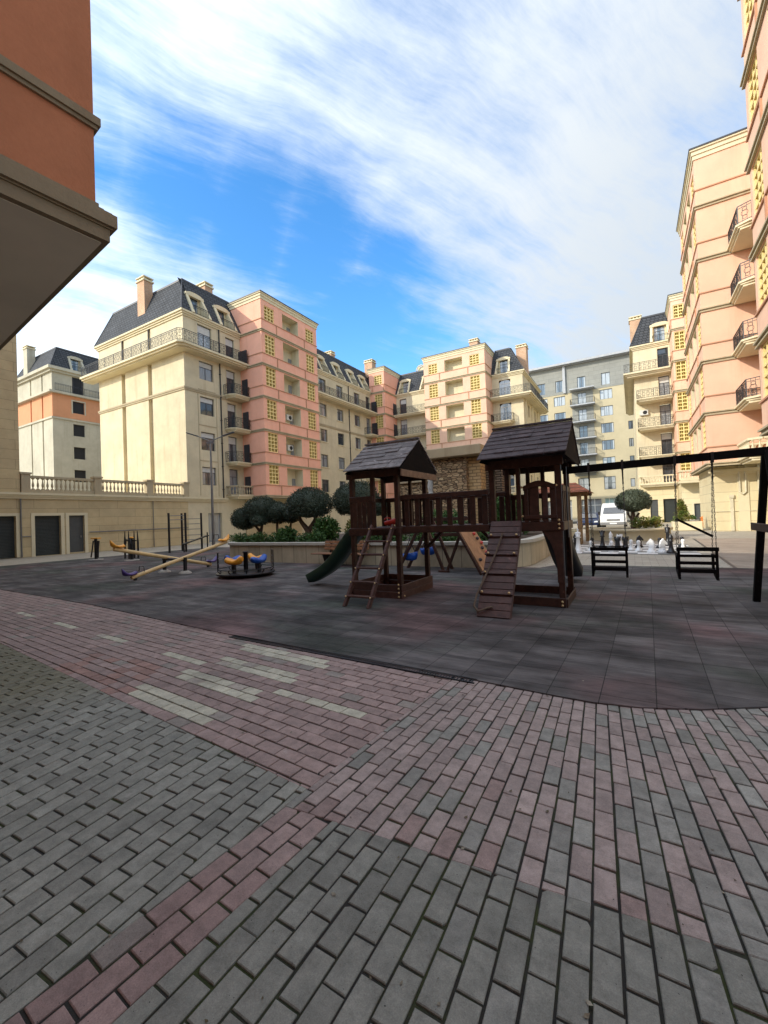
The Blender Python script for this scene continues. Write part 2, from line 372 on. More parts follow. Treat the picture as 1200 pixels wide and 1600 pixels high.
def lay(planes,bbox,origin,ang,warp,colour,bl=.2,bw=.1,gap=.011):
    """stretcher-bond pavers; long axis along v, courses along u, clipped to a convex region"""
    ca,sa=math.cos(ang),math.sin(ang)
    def W(u,v):
        u=u+warp(u)*(v); x=u*ca-v*sa; y=u*sa+v*ca; return (origin[0]+x,origin[1]+y)
    u0,u1,v0,v1=bbox; i0=int(math.floor(u0/bw)); i1=int(math.ceil(u1/bw))
    for i in range(i0,i1):
        off=(i%2)*bl/2+R.uniform(-.012,.012)
        for j in range(int(math.floor(v0/bl))-1,int(math.ceil(v1/bl))+1):
            a,b=i*bw+gap/2,(i+1)*bw-gap/2; c,d=j*bl+off+gap/2,(j+1)*bl+off-gap/2
            poly=[W(a,c),W(b,c),W(b,d),W(a,d)]
            cut=False
            for pl in planes:
                m=clip(poly,*pl); 
                if len(m)<3: poly=None; break
                poly=m
            if not poly: continue
            # drop doubled points
            q=[]
            for p in poly:
                if not q or math.hypot(p[0]-q[-1][0],p[1]-q[-1][1])>.004: q.append(p)
            if len(q)>2 and math.hypot(q[0][0]-q[-1][0],q[0][1]-q[-1][1])<.004: q.pop()
            if len(q)<3 or area(q)<.0012: continue
            cx=sum(p[0] for p in q)/len(q); cy=sum(p[1] for p in q)/len(q)
            col=colour(cx,cy,R)
            rot=R.gauss(0,.006); dx,dy=R.gauss(0,.0012),R.gauss(0,.0012)
            q=[(cx+(p[0]-cx)*math.cos(rot)-(p[1]-cy)*math.sin(rot)+dx,cy+(p[0]-cx)*math.sin(rot)+(p[1]-cy)*math.cos(rot)+dy) for p in q]
            if R.random()<.16 and len(q)>=4:      # a chipped corner
                k=R.randrange(len(q)); p=Vector(q[k]); a=Vector(q[k-1]); b=Vector(q[(k+1)%len(q)]); e=R.uniform(.006,.02); g2=R.uniform(.006,.02)
                if (a-p).length>.04 and (b-p).length>.04: q=q[:k]+[tuple(p+(a-p).normalized()*e),tuple(p+(b-p).normalized()*g2)]+q[k+1:]
            t=inset(q,.0035)
            if area(t)<.0006: continue
            h=R.gauss(0,.0012); tx,ty=R.gauss(0,.008),R.gauss(0,.008)
            n=len(q); o=len(PV)
            zz=lambda p: h+(p[0]-cx)*tx+(p[1]-cy)*ty
            PV.extend([(p[0],p[1],-.024) for p in q]); PV.extend([(p[0],p[1],zz(p)-.0035) for p in q]); PV.extend([(p[0],p[1],zz(p)) for p in t])
            PF.append([o+2*n+k for k in range(n)]); PC.append(col)
            for k in range(n):
                l=(k+1)%n
                PF.append([o+n+k,o+n+l,o+2*n+l,o+2*n+k]); PC.append(col)
                PF.append([o+k,o+l,o+n+l,o+n+k]); PC.append(col)
def j(c,R,s=.10):
    k=R.gauss(1,s); return (c[0]*k,c[1]*k,c[2]*k)
GREY=(.235,.23,.196); GREYL=(.20,.195,.166); PINK=(.305,.22,.197); PINKD=(.25,.172,.154); OCH=(.46,.43,.335)
def c_grey(x,y,R):
    c=j(GREY,R)
    if x<-4.2:                           # mossy end of the grey field
        t=min(1,(-4.2-x)/1.2)*(.75+.25*R.random()); c=tuple(a*(1-t)+b*t for a,b in zip(c,(.17,.155,.10)))
    return c
def c_greyright(x,y,R): return j(GREYL,R,.07) if R.random()>.06 else j((.20,.195,.17),R)
# cream markings: (left x, right x, y at the middle, rows)
MARKS=[(-4.38,-3.06,2.37,2),(-4.37,-3.03,2.78,2),(-5.2,-4.33,3.17,1),(-4.25,-2.97,3.26,2),(-4.45,-2.95,3.80,2),(-2.98,-2.05,2.98,1),
       (-7.07,-6.18,3.35,1),(-8.74,-7.92,3.46,1),(-10.65,-9.78,3.63,1),(-12.5,-11.8,3.76,1)]
def pl_row(x,y): return int(math.floor(((x+1)*math.cos(rot(86))+y*math.sin(rot(86)))/.12))
MK=[]
def rot(a): return math.radians(a)
for a,b,c,n in MARKS:
    u=((a+b)/2+1)*math.cos(rot(86))+c*math.sin(rot(86)); r0=int(round(u/.12-n/2)); MK.append((a,b,r0,r0+n))
def c_pinkleft(x,y,R):
    r=pl_row(x,y)
    for a,b,r0,r1 in MK:
        if a<x<b and r0<=r<r1: return j(OCH,R,.1) if R.random()>.1 else j((.36,.31,.26),R)
    if -6<x<-4.4 and y<2.9 and R.random()<.45: return j((.30,.18,.15),R,.08)
    return j(PINK,R,.09) if R.random()>.07 else j((.26,.225,.195),R,.08)
def c_band(x,y,R): return j(PINKD if y<1.35 else PINK,R,.1) if y>.95 or R.random()<.5 else j((.19,.16,.14),R)
def c_mixed(x,y,R):
    r=R.random(); g=.12 if x<-.5 else (.24 if x<-.1 else .42)
    if r<g: return j((.235,.225,.197),R,.08)
    if y<2.5 and r>.86: return j((.255,.182,.162),R,.08)
    return j((.305,.24,.216),R,.07)
S0,S1=(-1.883,0.0),(-1.603,4.0)             # seam between the rows
B0,B1=(-1.573,0.0),(-1.433,2.0)
L10,L11=(-12,2.85),(-1.7,1.945)
L20,L21=(-1.5,1.80),(6,2.44)
near=(0,-1,.9)  # y > -0.9
def rot(a): return math.radians(a)
lay([le(S0,S1),le(L11,L10),near,(-1,0,13)],(-11,1,-1.5,4),(-1.8,0.0),rot(3),lambda u:max(-.3,.085*(u+.25)) if u<-.25 else 0,c_grey)
lay([le(S0,S1),le(L10,L11),(-1,0,17),(0,1,5.2)],(1.0,6.2,-1.5,16.5),(-1.0,0.0),rot(86),lambda u:0,c_pinkleft,.21,.12)
lay([le(S1,S0),le(B0,B1),near,le(L21,L20)],(-.1,.6,-1.2,2.4),(-1.883,0),rot(-4),lambda u:0,c_band,.2,.1033)
fan=lambda u:-.01-.075*min(max(u,-.6),2.2)
lay([le(S1,S0),le(L20,L21),(1,0,4.5),(0,1,5.2)],(-1.2,6.5,-.5,4),(-1.1,1.85),rot(-1),fan,c_mixed)
lay([le(B1,B0),le(L21,L20),near,(1,0,4.5)],(-1.5,6.5,-3,.8),(-1.1,1.85),rot(-1),fan,c_greyright)
def paver_mat():
    m,nt,bs,N,L=nodes('concrete_pavers')
    at=N.new('ShaderNodeAttribute'); at.attribute_name='paver_colour'
    col=mixcol(nt,.55,at.outputs['Color'],mixcol(nt,ramp(nt,noise(nt,9,8,.8),.3,.72),(.17,.17,.17),(.85,.85,.85)),'OVERLAY')
    col=mixcol(nt,.9,col,mixcol(nt,noise(nt,190,4,.8),(.05,.05,.05),(.95,.95,.95)),'SOFT_LIGHT')
    col=mixcol(nt,ramp(nt,noise(nt,3.1,7,.8),.62,.74),col,mixcol(nt,.35,col,(.55,.53,.48)))
    col=mixcol(nt,ramp(nt,noise(nt,1.1,5,.7),.52,.8),col,mixcol(nt,.5,col,(.10,.098,.085)))
    pits=ramp(nt,noise(nt,95,2,.4),.73,.76); col=mixcol(nt,pits,col,(.03,.03,.028))
    L.new(col,bs.inputs['Base Color']); bs.inputs['Roughness'].default_value=.78; bs.inputs['Specular IOR Level'].default_value=.35
    ad=N.new('ShaderNodeMath'); ad.operation='SUBTRACT'; L.new(noise(nt,140,5,.7),ad.inputs[0]); L.new(pits,ad.inputs[1])
    bump(nt,bs,ad.outputs[0],.45,.003); return m
me=bpy.data.meshes.new('pavement'); me.from_pydata(PV,[],PF); me.materials.append(paver_mat())
ca=me.color_attributes.new('paver_colour','FLOAT_COLOR','CORNER')
flat=[]
for f,c in zip(PF,PC): flat+= [c[0],c[1],c[2],1]*len(f)
ca.data.foreach_set('color',flat); me.update()
pv=bpy.data.objects.new('pavement',me); COL.objects.link(pv); pv['kind']='structure'
# joints: dark sand with moss, a sheet just under the paver tops
def joint_mat():
    m,nt,bs,N,L=nodes('sand_joints')
    col=mixcol(nt,ramp(nt,noise(nt,1.6,5,.75),.47,.60),(.022,.020,.017),(.034,.043,.012))
    L.new(col,bs.inputs['Base Color']); bs.inputs['Roughness'].default_value=1; bump(nt,bs,noise(nt,200,3),.6,.004); return m
jt=MB(); jt.quad((-18,-1.2,-.0085),(4.6,-1.2,-.0085),(4.6,5.2,-.0085),(-18,5.2,-.0085)); jt.build('pavement_joints',joint_mat(),kind='structure')

# rubber playground surface
def rubber_mat():
    m,nt,bs,N,L=nodes('rubber_tiles')
    co=N.new('ShaderNodeTexCoord'); mp=N.new('ShaderNodeMapping'); mp.inputs['Rotation'].default_value=(0,0,math.radians(1.5)); L.new(co.outputs['Object'],mp.inputs[0])
    t=N.new('ShaderNodeTexBrick'); t.offset=0; L.new(mp.outputs[0],t.inputs['Vector'])
    t.inputs['Scale'].default_value=1; t.inputs['Brick Width'].default_value=.41; t.inputs['Row Height'].default_value=.41; t.inputs['Mortar Size'].default_value=.005; t.inputs['Mortar Smooth'].default_value=.4
    t.inputs['Color1'].default_value=(.060,.054,.053,1); t.inputs['Color2'].default_value=(.105,.094,.090,1); t.inputs['Mortar'].default_value=(.03,.027,.027,1)
    red=ramp(nt,noise(nt,.42,3,.5),.5,.62)
    c=mixcol(nt,red,t.outputs['Color'],mixcol(nt,t.outputs['Fac'],(.108,.068,.066),(.02,.014,.014)))
    gr=ramp(nt,noise(nt,.33,3,.5,stretch=(1,1.7,1)),.54,.64)
    c=mixcol(nt,gr,c,mixcol(nt,t.outputs['Fac'],(.058,.062,.052),(.016,.016,.014)))
    c=mixcol(nt,.85,c,mixcol(nt,ramp(nt,noise(nt,2.4,6,.75,stretch=(.3,1.3,1)),.33,.68),(.14,.14,.14),(.86,.86,.86)),'OVERLAY')
    c=mixcol(nt,.7,c,mixcol(nt,ramp(nt,noise(nt,.8,4,.6),.36,.62),(.22,.22,.22),(.78,.78,.78)),'OVERLAY')
    c=mixcol(nt,.45,c,mixcol(nt,noise(nt,160,3,.7),(.1,.1,.1),(.9,.9,.9)),'SOFT_LIGHT')
    L.new(c,bs.inputs['Base Color']); bs.inputs['Roughness'].default_value=.85; bs.inputs['Specular IOR Level'].default_value=.25
    ad=N.new('ShaderNodeMath'); ad.operation='MULTIPLY_ADD'; ad.inputs[1].default_value=-2; L.new(t.outputs['Fac'],ad.inputs[0]); L.new(noise(nt,180,3,.7),ad.inputs[2])
    bump(nt,bs,ad.outputs[0],.4,.006); return m
edge=[(-26.1,5.5),(-22,5.25),(-15.5,4.86),(-9.9,4.62),(-5.9,4.22),(-3.34,4.05),(-1.4,3.98),(-.74,3.93),(-.35,3.915),(-.01,3.97),(.42,4.14),(.86,4.40),(1.3,4.72),(1.9,5.3),(2.5,6.1),(3.0,7.2),(3.3,8.6),(3.3,13.9),(-2.0,13.75),(-2.4,12.9),(-16.2,12.9),(-17.5,20),(-26.1,20)]
rb=MB(); rb.add([(x,y,.012) for x,y in edge],[tuple(range(len(edge)))]); n=len(edge)
rb.add([(x,y,.012) for x,y in edge]+[(x,y,-.03) for x,y in edge],[(i,i+n,(i+1)%n+n,(i+1)%n) for i in range(n)])
rb.build('playground_surface',rubber_mat(),kind='structure')
# slotted drain channel along the near edge
dr=MB()
P0,P1=Vector((-5.0,4.115,0)),Vector((-1.36,3.945,0)); d=(P1-P0).normalized(); nr=Vector((-d.y,d.x,0))
def dq(a,b,o0,o1,z0,z1):
    p,q=P0+d*a,P0+d*b
    dr.prism([tuple(p+nr*o0+Vector((0,0,z0))),tuple(q+nr*o0+Vector((0,0,z0))),tuple(q+nr*o1+Vector((0,0,z0))),tuple(p+nr*o1+Vector((0,0,z0)))],(0,0,z1-z0))
Ld=(P1-P0).length
dq(0,Ld,-.05,-.035,-.02,.012); dq(0,Ld,.035,.05,-.02,.017)
k=0
while k<Ld-.02: dq(k,k+.012,-.035,.035,-.02,.008); k+=.03
dr_o=dr.build('drain_channel',M['blacksteel'],loc=(-3.2,4.03,0)); tag(dr_o,'black slotted drain channel along the near edge of the rubber playground','drain')
# pavement strip beyond the rubber and the far street
st=MB(); st.add([(2.26,13.75,-.024),(2.45,18.0,-.024),(2.65,26.9,-.024),(16,27,-.024),(16,10,-.024),(2.2,10,-.024)],[(5,4,3,2,1,0)]); st.add([(2.2,13.75,-.02),(2.28,13.75,-.02),(2.70,27,-.02),(2.60,27,-.02)],[(0,1,2,3)],1); st.build('path',[M['pinkstrip'],M['capdark']],kind='structure')
rd=MB(); rd.quad((-40,61,-.024),(40,61,-.024),(40,76,-.024),(-40,76,-.024)); rd.build('road',plain('asphalt',(.05,.05,.052),.9,var=.2,scale=2,bmp=.3),kind='structure')
# grit and crumbs lying about: nobody could count it
rl=random.Random(21); lt=MB()
for _ in range(520):
    x=rl.uniform(-9,3); y=rl.uniform(.4,9) if rl.random()<.5 else rl.uniform(.4,4)
    a=rl.uniform(0,6.28); r=rl.choice((.004,.005,.007,.009,.014)); z=.0135 if y>4.3 else .004
    lt.add([(x+r*math.cos(a+k*1.57)*(1 if k%2 else .6),y+r*math.sin(a+k*1.57)*(1 if k%2 else .6),z+.003*(k%2)) for k in range(4)],[(0,1,2,3)])
lt.build('gravel',wood('crumbs_and_leaf_litter',(.12,.09,.05),(.42,.38,.30),.9,.2),kind='stuff')['label']='scattered grit and leaf crumbs on the paving and rubber'
# ------------------------------------------------------------------ building kit
FL=[4.25,7.45,10.7,13.95,17.15,20.5,24.1]
LIB={}
def window_lib(key,w,h,frame,pane,mull=1,transom=.3,blind=False,arch=False,name='window'):
    mb=MB(); t=.06; d=.05
    mb.box(-w/2,-w/2+t,-.0,d,0,h); mb.box(w/2-t,w/2,0,d,0,h); mb.box(-w/2+t,w/2-t,0,d,0,t); mb.box(-w/2+t,w/2-t,0,d,h-t,h)
    zt=h*(1-transom) if transom else h-t
    if transom: mb.box(-w/2+t,w/2-t,.004,d-.004,zt-.03,zt+.03)
    for k in range(1,mull+1):
        x=-w/2+w*k/(mull+1); mb.box(x-.03,x+.03,.004,d-.004,t,zt-.03)
    f=mb.build(name,frame); 
    p=MB(); p.quad((-w/2+t,.03,t),(w/2-t,.03,t),(w/2-t,.03,h-t),(-w/2+t,.03,h-t)); po=p.build('pane',pane); po.parent=f
    if blind:
        b=MB(); b.box(-w/2+t,w/2-t,.012,.024,zt+.03,h-t); bo=b.build('blind',M['blind']); bo.parent=f
    if arch:
        a=MB(); pts=[(w/2*math.cos(PI*k/10),.0,h+.45*math.sin(PI*k/10)) for k in range(11)]
        a.prism(pts,(0,.04,0)); ao=a.build('fanlight',M['skyglass']); ao.parent=f
    LIB[key]=f; return f
def put(key,parent,F,u,d,z): return copy_part(LIB[key],parent,F.at(u,d,z))
window_lib('beige',1.5,1.66,M['frame'],M['glass'],1,.3,True)
window_lib('wing',1.42,1.6,M['frame'],M['glass'],1,.28)
window_lib('door',1.05,2.6,M['frame'],M['glass'],1,.28,name='balcony_door')
window_lib('doorblind',1.05,2.6,M['frame'],M['glass'],1,.28,True,name='balcony_door')
window_lib('wide',1.5,2.7,M['frame'],M['skyglass'],1,.28,True,name='balcony_door')
window_lib('arched',1.55,2.1,M['framewhite'],M['skyglass'],1,.0,False,True,name='balcony_door')
window_lib('hole',1.5,1.7,M['frame'],M['dark'],0,0)
window_lib('holedoor',1.2,2.5,M['frame'],M['dark'],0,0,name='balcony_door')
window_lib('dormer',1.1,1.95,M['frame'],M['skyglass'],1,.25,False,name='dormer_window')
window_lib('modern',1.85,1.62,M['frame'],M['skyglass'],2,0)
window_lib('modtop',1.3,2.0,M['frame'],M['skyglass'],1,0)
window_lib('modlow',1.7,2.15,M['frame'],M['glass'],1,.5)
window_lib('moddoor',1.3,2.1,M['frame'],M['skyglass'],1,0,name='balcony_door')
window_lib('modsmall',.65,1.35,M['frame'],M['glass'],0,0)
# ochre lattice screen 1.22 x 1.85
def lattice_lib(key,w,h,nx,nz):
    mb=MB(); b=.085
    for k in range(nx+1): x=-w/2+(w-b)*k/nx; mb.box(x,x+b,0,.09,0,h)
    for k in range(nz+1): z=(h-b)*k/nz; mb.box(-w/2+.01,w/2-.01,-.012,.078,z,z+b)
    f=mb.build('lattice_screen',M['lattice'])
    p=MB()
    cw=(w-b)/nx; ch=(h-b)/nz
    p.quad((-w/2,.24,0),(w/2,.24,0),(w/2,.24,h),(-w/2,.24,h))
    for i in range(nx):
        for k in range(nz):
            x=-w/2+b/2+cw*(i+.5); z=b/2+ch*(k+.5); p.box(x-.03,x+.03,.10,.16,z-ch/2,z+ch/2); 
    po=p.build('screen_back',M['latticeback']); po.parent=f; LIB[key]=f
lattice_lib('lat',1.34,1.92,3,5); lattice_lib('lattop',1.34,1.4,3,4)
# air conditioner
a=MB(); a.box(-.42,.42,-.3,0,0,.6); ac=a.build('air_conditioner',plain('appliance_white',(.6,.6,.56),.5),bevel=.02)
a=MB(); 
for r in (.06,.13,.2): a.tube([(.1+r*math.cos(2*PI*k/16),-.305,.3+r*math.sin(2*PI*k/16)) for k in range(16)],.012,4,closed=True)
a.add([(.1+.22*math.cos(2*PI*k/16),-.302,.3+.22*math.sin(2*PI*k/16)) for k in range(16)],[tuple(range(16))])
fo=a.build('fan_grille',M['blacksteel']); fo.parent=ac; LIB['ac']=ac
# baluster
mb=MB(); mb.box(-.07,.07,-.07,.07,0,.06); mb.lathe([(.045,.06),(.035,.1),(.075,.24),(.07,.32),(.035,.5),(.03,.62),(.055,.68)],(0,0,0),8); mb.box(-.07,.07,-.07,.07,.68,.74)
bal=mb.build('baluster',M['trim']); LIB['baluster']=bal
mb=MB(); mb.box(-.07,.07,-.07,.07,0,.06); mb.lathe([(.045,.06),(.035,.1),(.075,.24),(.07,.32),(.035,.5),(.03,.62),(.055,.68)],(0,0,0),8); mb.box(-.07,.07,-.07,.07,.68,.74)
LIB['balustercream']=mb.build('baluster',M['cream'])
TEMPL=[o for o in LIB.values()]

def rail_mesh(mb,pts,z0,h=1.0,step=.17,scroll=True):
    """wrought iron rail along a polyline (plan points)"""
    for a,b in zip(pts,pts[1:]):
        A=Vector((a[0],a[1],0)); B=Vector((b[0],b[1],0)); L=(B-A).length; d=(B-A)/L
        P=lambda s,z:(A.x+d.x*s,A.y+d.y*s,z)
        mb.beam(P(0,z0+h),P(L,z0+h),.05,.035); mb.beam(P(0,z0+.1),P(L,z0+.1),.03,.03); mb.beam(P(0,z0+h-.14),P(L,z0+h-.14),.03,.025)
        n=max(2,int(L/step))
        for k in range(n+1):
            s=L*k/n; w=.04 if k%9==0 else .016
            mb.beam(P(s,z0),P(s,z0+h),w,w,(d.x,d.y,0))
        if scroll:
            m=max(1,int(L/.42))
            for k in range(m):
                c=(k+.5)*L/m
                for q,(r,zc) in enumerate(((.16,.5),(.1,.72),(.1,.28))):
                    mb.tube([P(c+r*math.cos(2*PI*i/10),z0+zc*h+r*math.sin(2*PI*i/10)) for i in range(10)],.012,4,closed=True)
def balcony(th,F,u0,u1,z,proj=1.3,mat='cream',stone=False,ch=.35,chl=True,chr_=False,h=1.0,nameslab='balcony',rmat='iron',bkey='baluster'):
    """slab with a moulded edge, chamfered outer corners, and its railing as a child"""
    def outline(o):
        pts=[(u0-o,0.003)]
        if chl: pts+=[(u0-o,proj+o-ch-.2),(u0+ch,proj+o)]
        else: pts+=[(u0-o,proj+o)]
        if chr_: pts+=[(u1-ch,proj+o),(u1+o,proj+o-ch-.2)]
        else: pts+=[(u1+(o if chr_ else 0),proj+o)]
        pts+=[(u1+(o if chr_ else 0),0.003)]
        return pts
    mb=MB()
    for o,za,zb in ((.0,z+.0,z+.1),(-.1,z-.1,z),(-.2,z-.22,z-.1)):
        mb.prism([F.pt(a,b,za) for a,b in outline(o)],(0,0,zb-za))
    s=mb.build(nameslab,M[mat],th)
    line=[(a,b-.06) if b>.5 else (a,b+.02) for a,b in outline(-.06)]
    if not chr_: line=line[:-1]
    pl=[F.pt(a,b,0)[:2] for a,b in line]
    r=MB()
    if stone:
        for a,b in zip(pl,pl[1:]):
            r.beam((a[0],a[1],z+.97),(b[0],b[1],z+.97),.2,.12); r.beam((a[0],a[1],z+.14),(b[0],b[1],z+.14),.2,.1)
        ro=r.build('balustrade',M[stone],s)
        for a,b in zip(pl,pl[1:]):
            L=math.hypot(b[0]-a[0],b[1]-a[1]); n=max(1,int(L/.27))
            for k in range(n):
                t=(k+.5)/n; c=LIB[bkey].copy(); COL.objects.link(c); c.parent=s
                c.location=Vector((a[0]+(b[0]-a[0])*t,a[1]+(b[1]-a[1])*t,z+.18))-OFF[th.name]
    else:
        rail_mesh(r,pl,z+.1,h); r.build('railing',M[rmat],s)
    return s
def ledge(mb,F,u0,u1,prof,m=0,ext=(True,True)):
    for pr,z0,z1 in prof: F.box(mb,u0-(pr if ext[0] else 0),u1+(pr if ext[1] else 0),0,pr,z0,z1,m)
def mansard(th,x0,x1,y0,y1,z0,z1,ins=(1.5,1.5,1.5,1.5),cuts={},name='roof',dm='cream'):
    """steep slate roof; insets at -x,+x,-y,+y; cuts: dormer centres per side ('S','E') as distance from that side's left corner"""
    mb=MB(); e=.28
    a=[Vector((x0-e,y0-e,z0)),Vector((x1+e,y0-e,z0)),Vector((x1+e,y1+e,z0)),Vector((x0-e,y1+e,z0))]
    b=[Vector((x0+ins[0],y0+ins[2],z1)),Vector((x1-ins[1],y0+ins[2],z1)),Vector((x1-ins[1],y1-ins[3],z1)),Vector((x0+ins[0],y1-ins[3],z1))]
    for k,side in enumerate('SENW'):
        A,B,Cc,D=a[k],a[(k+1)%4],b[(k+1)%4],b[k]
        cs=cuts.get(side,())
        if not cs: mb.add([A,B,Cc,D],[(0,1,2,3)]); continue
        F=Fr((x0,y0),(1,0)) if side=='S' else Fr((x1,y0),(0,1))
        inn=ins[2] if side=='S' else ins[1]
        W=DW; zt=z0+DH
        dd=lambda z: e-(e+inn)*(z-z0)/(z1-z0)
        p=lambda u,z: Vector(F.pt(u,dd(z),z))
        prev=None
        for u in cs:
            l,r=u-W/2,u+W/2
            if prev is None: mb.add([A,p(l,z0),p(l,z1),D],[(0,1,2,3)])
            else: mb.add([p(prev,z0),p(l,z0),p(l,z1),p(prev,z1)],[(0,1,2,3)])
            mb.add([p(l,zt),p(r,zt),p(r,z1),p(l,z1)],[(0,1,2,3)]); prev=r
        mb.add([p(prev,z0),B,Cc,p(prev,z1)],[(0,1,2,3)])
    mb.add(b,[(0,1,2,3)]); mb.add(a,[(3,2,1,0)])
    c=b
    mb.box(c[0].x-.08,c[2].x+.08,c[0].y-.08,c[2].y+.08,z1-.1,z1+.08,1)
    for i in range(4): mb.tube([a[i],b[i]+Vector((0,0,.05))],.055,6,1)
    ro=mb.build(name,[M['slate'],M['capdark']],th)
    for side,cs in cuts.items():
        F=Fr((x0,y0),(1,0)) if side=='S' else Fr((x1,y0),(0,1))
        inn=ins[2] if side=='S' else ins[1]
        for u in cs: dormer(th,F,u,z0,z1,e,inn,dm)
    return ro
DW,DH=1.9,2.25
def dormer(th,F,u,z0,z1,e,inn,mat):
    """recessed dormer: stone surround lying in the roof slope, cheeks, and a window set back upright"""
    dd=lambda z,o=0: e-(e+inn)*(z-z0)/(z1-z0)+o
    zt=z0+DH; w=DW/2; back=dd(zt)-.06
    mb=MB(); nz=(e+inn)/(z1-z0)
    out=F.n*.14
    for s in (-1,1):
        # jamb: strip in the slope, proud of the slates, tapering upward
        mb.prism([F.pt(u+s*(w+.06),dd(z0),z0+.02),F.pt(u+s*(w-.2),dd(z0),z0+.02),F.pt(u+s*(w-.30),dd(zt),zt),F.pt(u+s*(w-.06),dd(zt),zt)],tuple(out))
        # cheek inside
        mb.add([F.pt(u+s*(w-.2),dd(z0)+.02,z0),F.pt(u+s*(w-.2),back-.1,z0),F.pt(u+s*(w-.30),back-.1,zt),F.pt(u+s*(w-.30),dd(zt)+.02,zt)],[(0,1,2,3)])
        mb.add([F.pt(u+s*(w-.2),back,z0),F.pt(u+s*.5,back,z0),F.pt(u+s*.5,back,zt),F.pt(u+s*(w-.25),back,zt)],[(0,1,2,3)])
    pts=[F.pt(u-w-.02,dd(zt)-.0,zt-.26),F.pt(u+w+.02,dd(zt),zt-.26),F.pt(u+w-.02,dd(zt),zt-.02)]+[F.pt(u+(w-.2)*math.cos(PI*k/8),dd(zt),zt+.16*math.sin(PI*k/8)) for k in range(9)]+[F.pt(u-w+.02,dd(zt),zt-.02)]
    mb.prism(pts,tuple(F.n*.3))
    mb.add([F.pt(u-w,dd(zt)+.1,zt-.03),F.pt(u+w,dd(zt)+.1,zt-.03),F.pt(u+w,back-.1,zt-.03),F.pt(u-w,back-.1,zt-.03)],[(0,1,2,3)])
    mb.add([F.pt(u-w,dd(z0),z0+.01),F.pt(u+w,dd(z0),z0+.01),F.pt(u+w,back-.1,z0+.01),F.pt(u-w,back-.1,z0+.01)],[(0,1,2,3)])
    o=mb.build('dormer',M[mat],th)
    r=MB(); rail_mesh(r,[F.pt(u-w+.2,dd(z0)-.06,0)[:2],F.pt(u+w-.2,dd(z0)-.06,0)[:2]],z0+.02,.75,.16,False); r.build('railing',M['iron'],o)
    copy_part(LIB['dormer'],th,F.at(u,back-.02,z0+.02)); return o
def chimney(th,x,y,z0,z1,w=1.2,d=.8,mat='brickorange',pots=3):
    mb=MB(); mb.box(x-w/2,x+w/2,y-d/2,y+d/2,z0,z1-.35)
    o=mb.build('chimney',M[mat],th)
    c=MB(); c.box(x-w/2-.1,x+w/2+.1,y-d/2-.1,y+d/2+.1,z1-.35,z1-.2); n=pots
    for i in range(n+1):
        for yy in (y-d/2+.06,y+d/2-.06): xx=x-w/2+.07+(w-.14)*i/n; c.box(xx-.06,xx+.06,yy-.05,yy+.05,z1-.2,z1)
    c.box(x-w/2-.08,x+w/2+.08,y-d/2-.08,y+d/2+.08,z1,z1+.1); c.build('chimney_cap',M['cream'],o)
    return o
def downpipe(th,F,u,z0,z1,d=.09,mat='blacksteel'):
    mb=MB(); mb.tube([F.pt(u,d,z0),F.pt(u,d,z1)],.055,8)
    k=z0+.8
    while k<z1: F.box(mb,u-.08,u+.08,0,d+.07,k,k+.05); k+=2.2
    return mb.build('downpipe',M[mat],th)

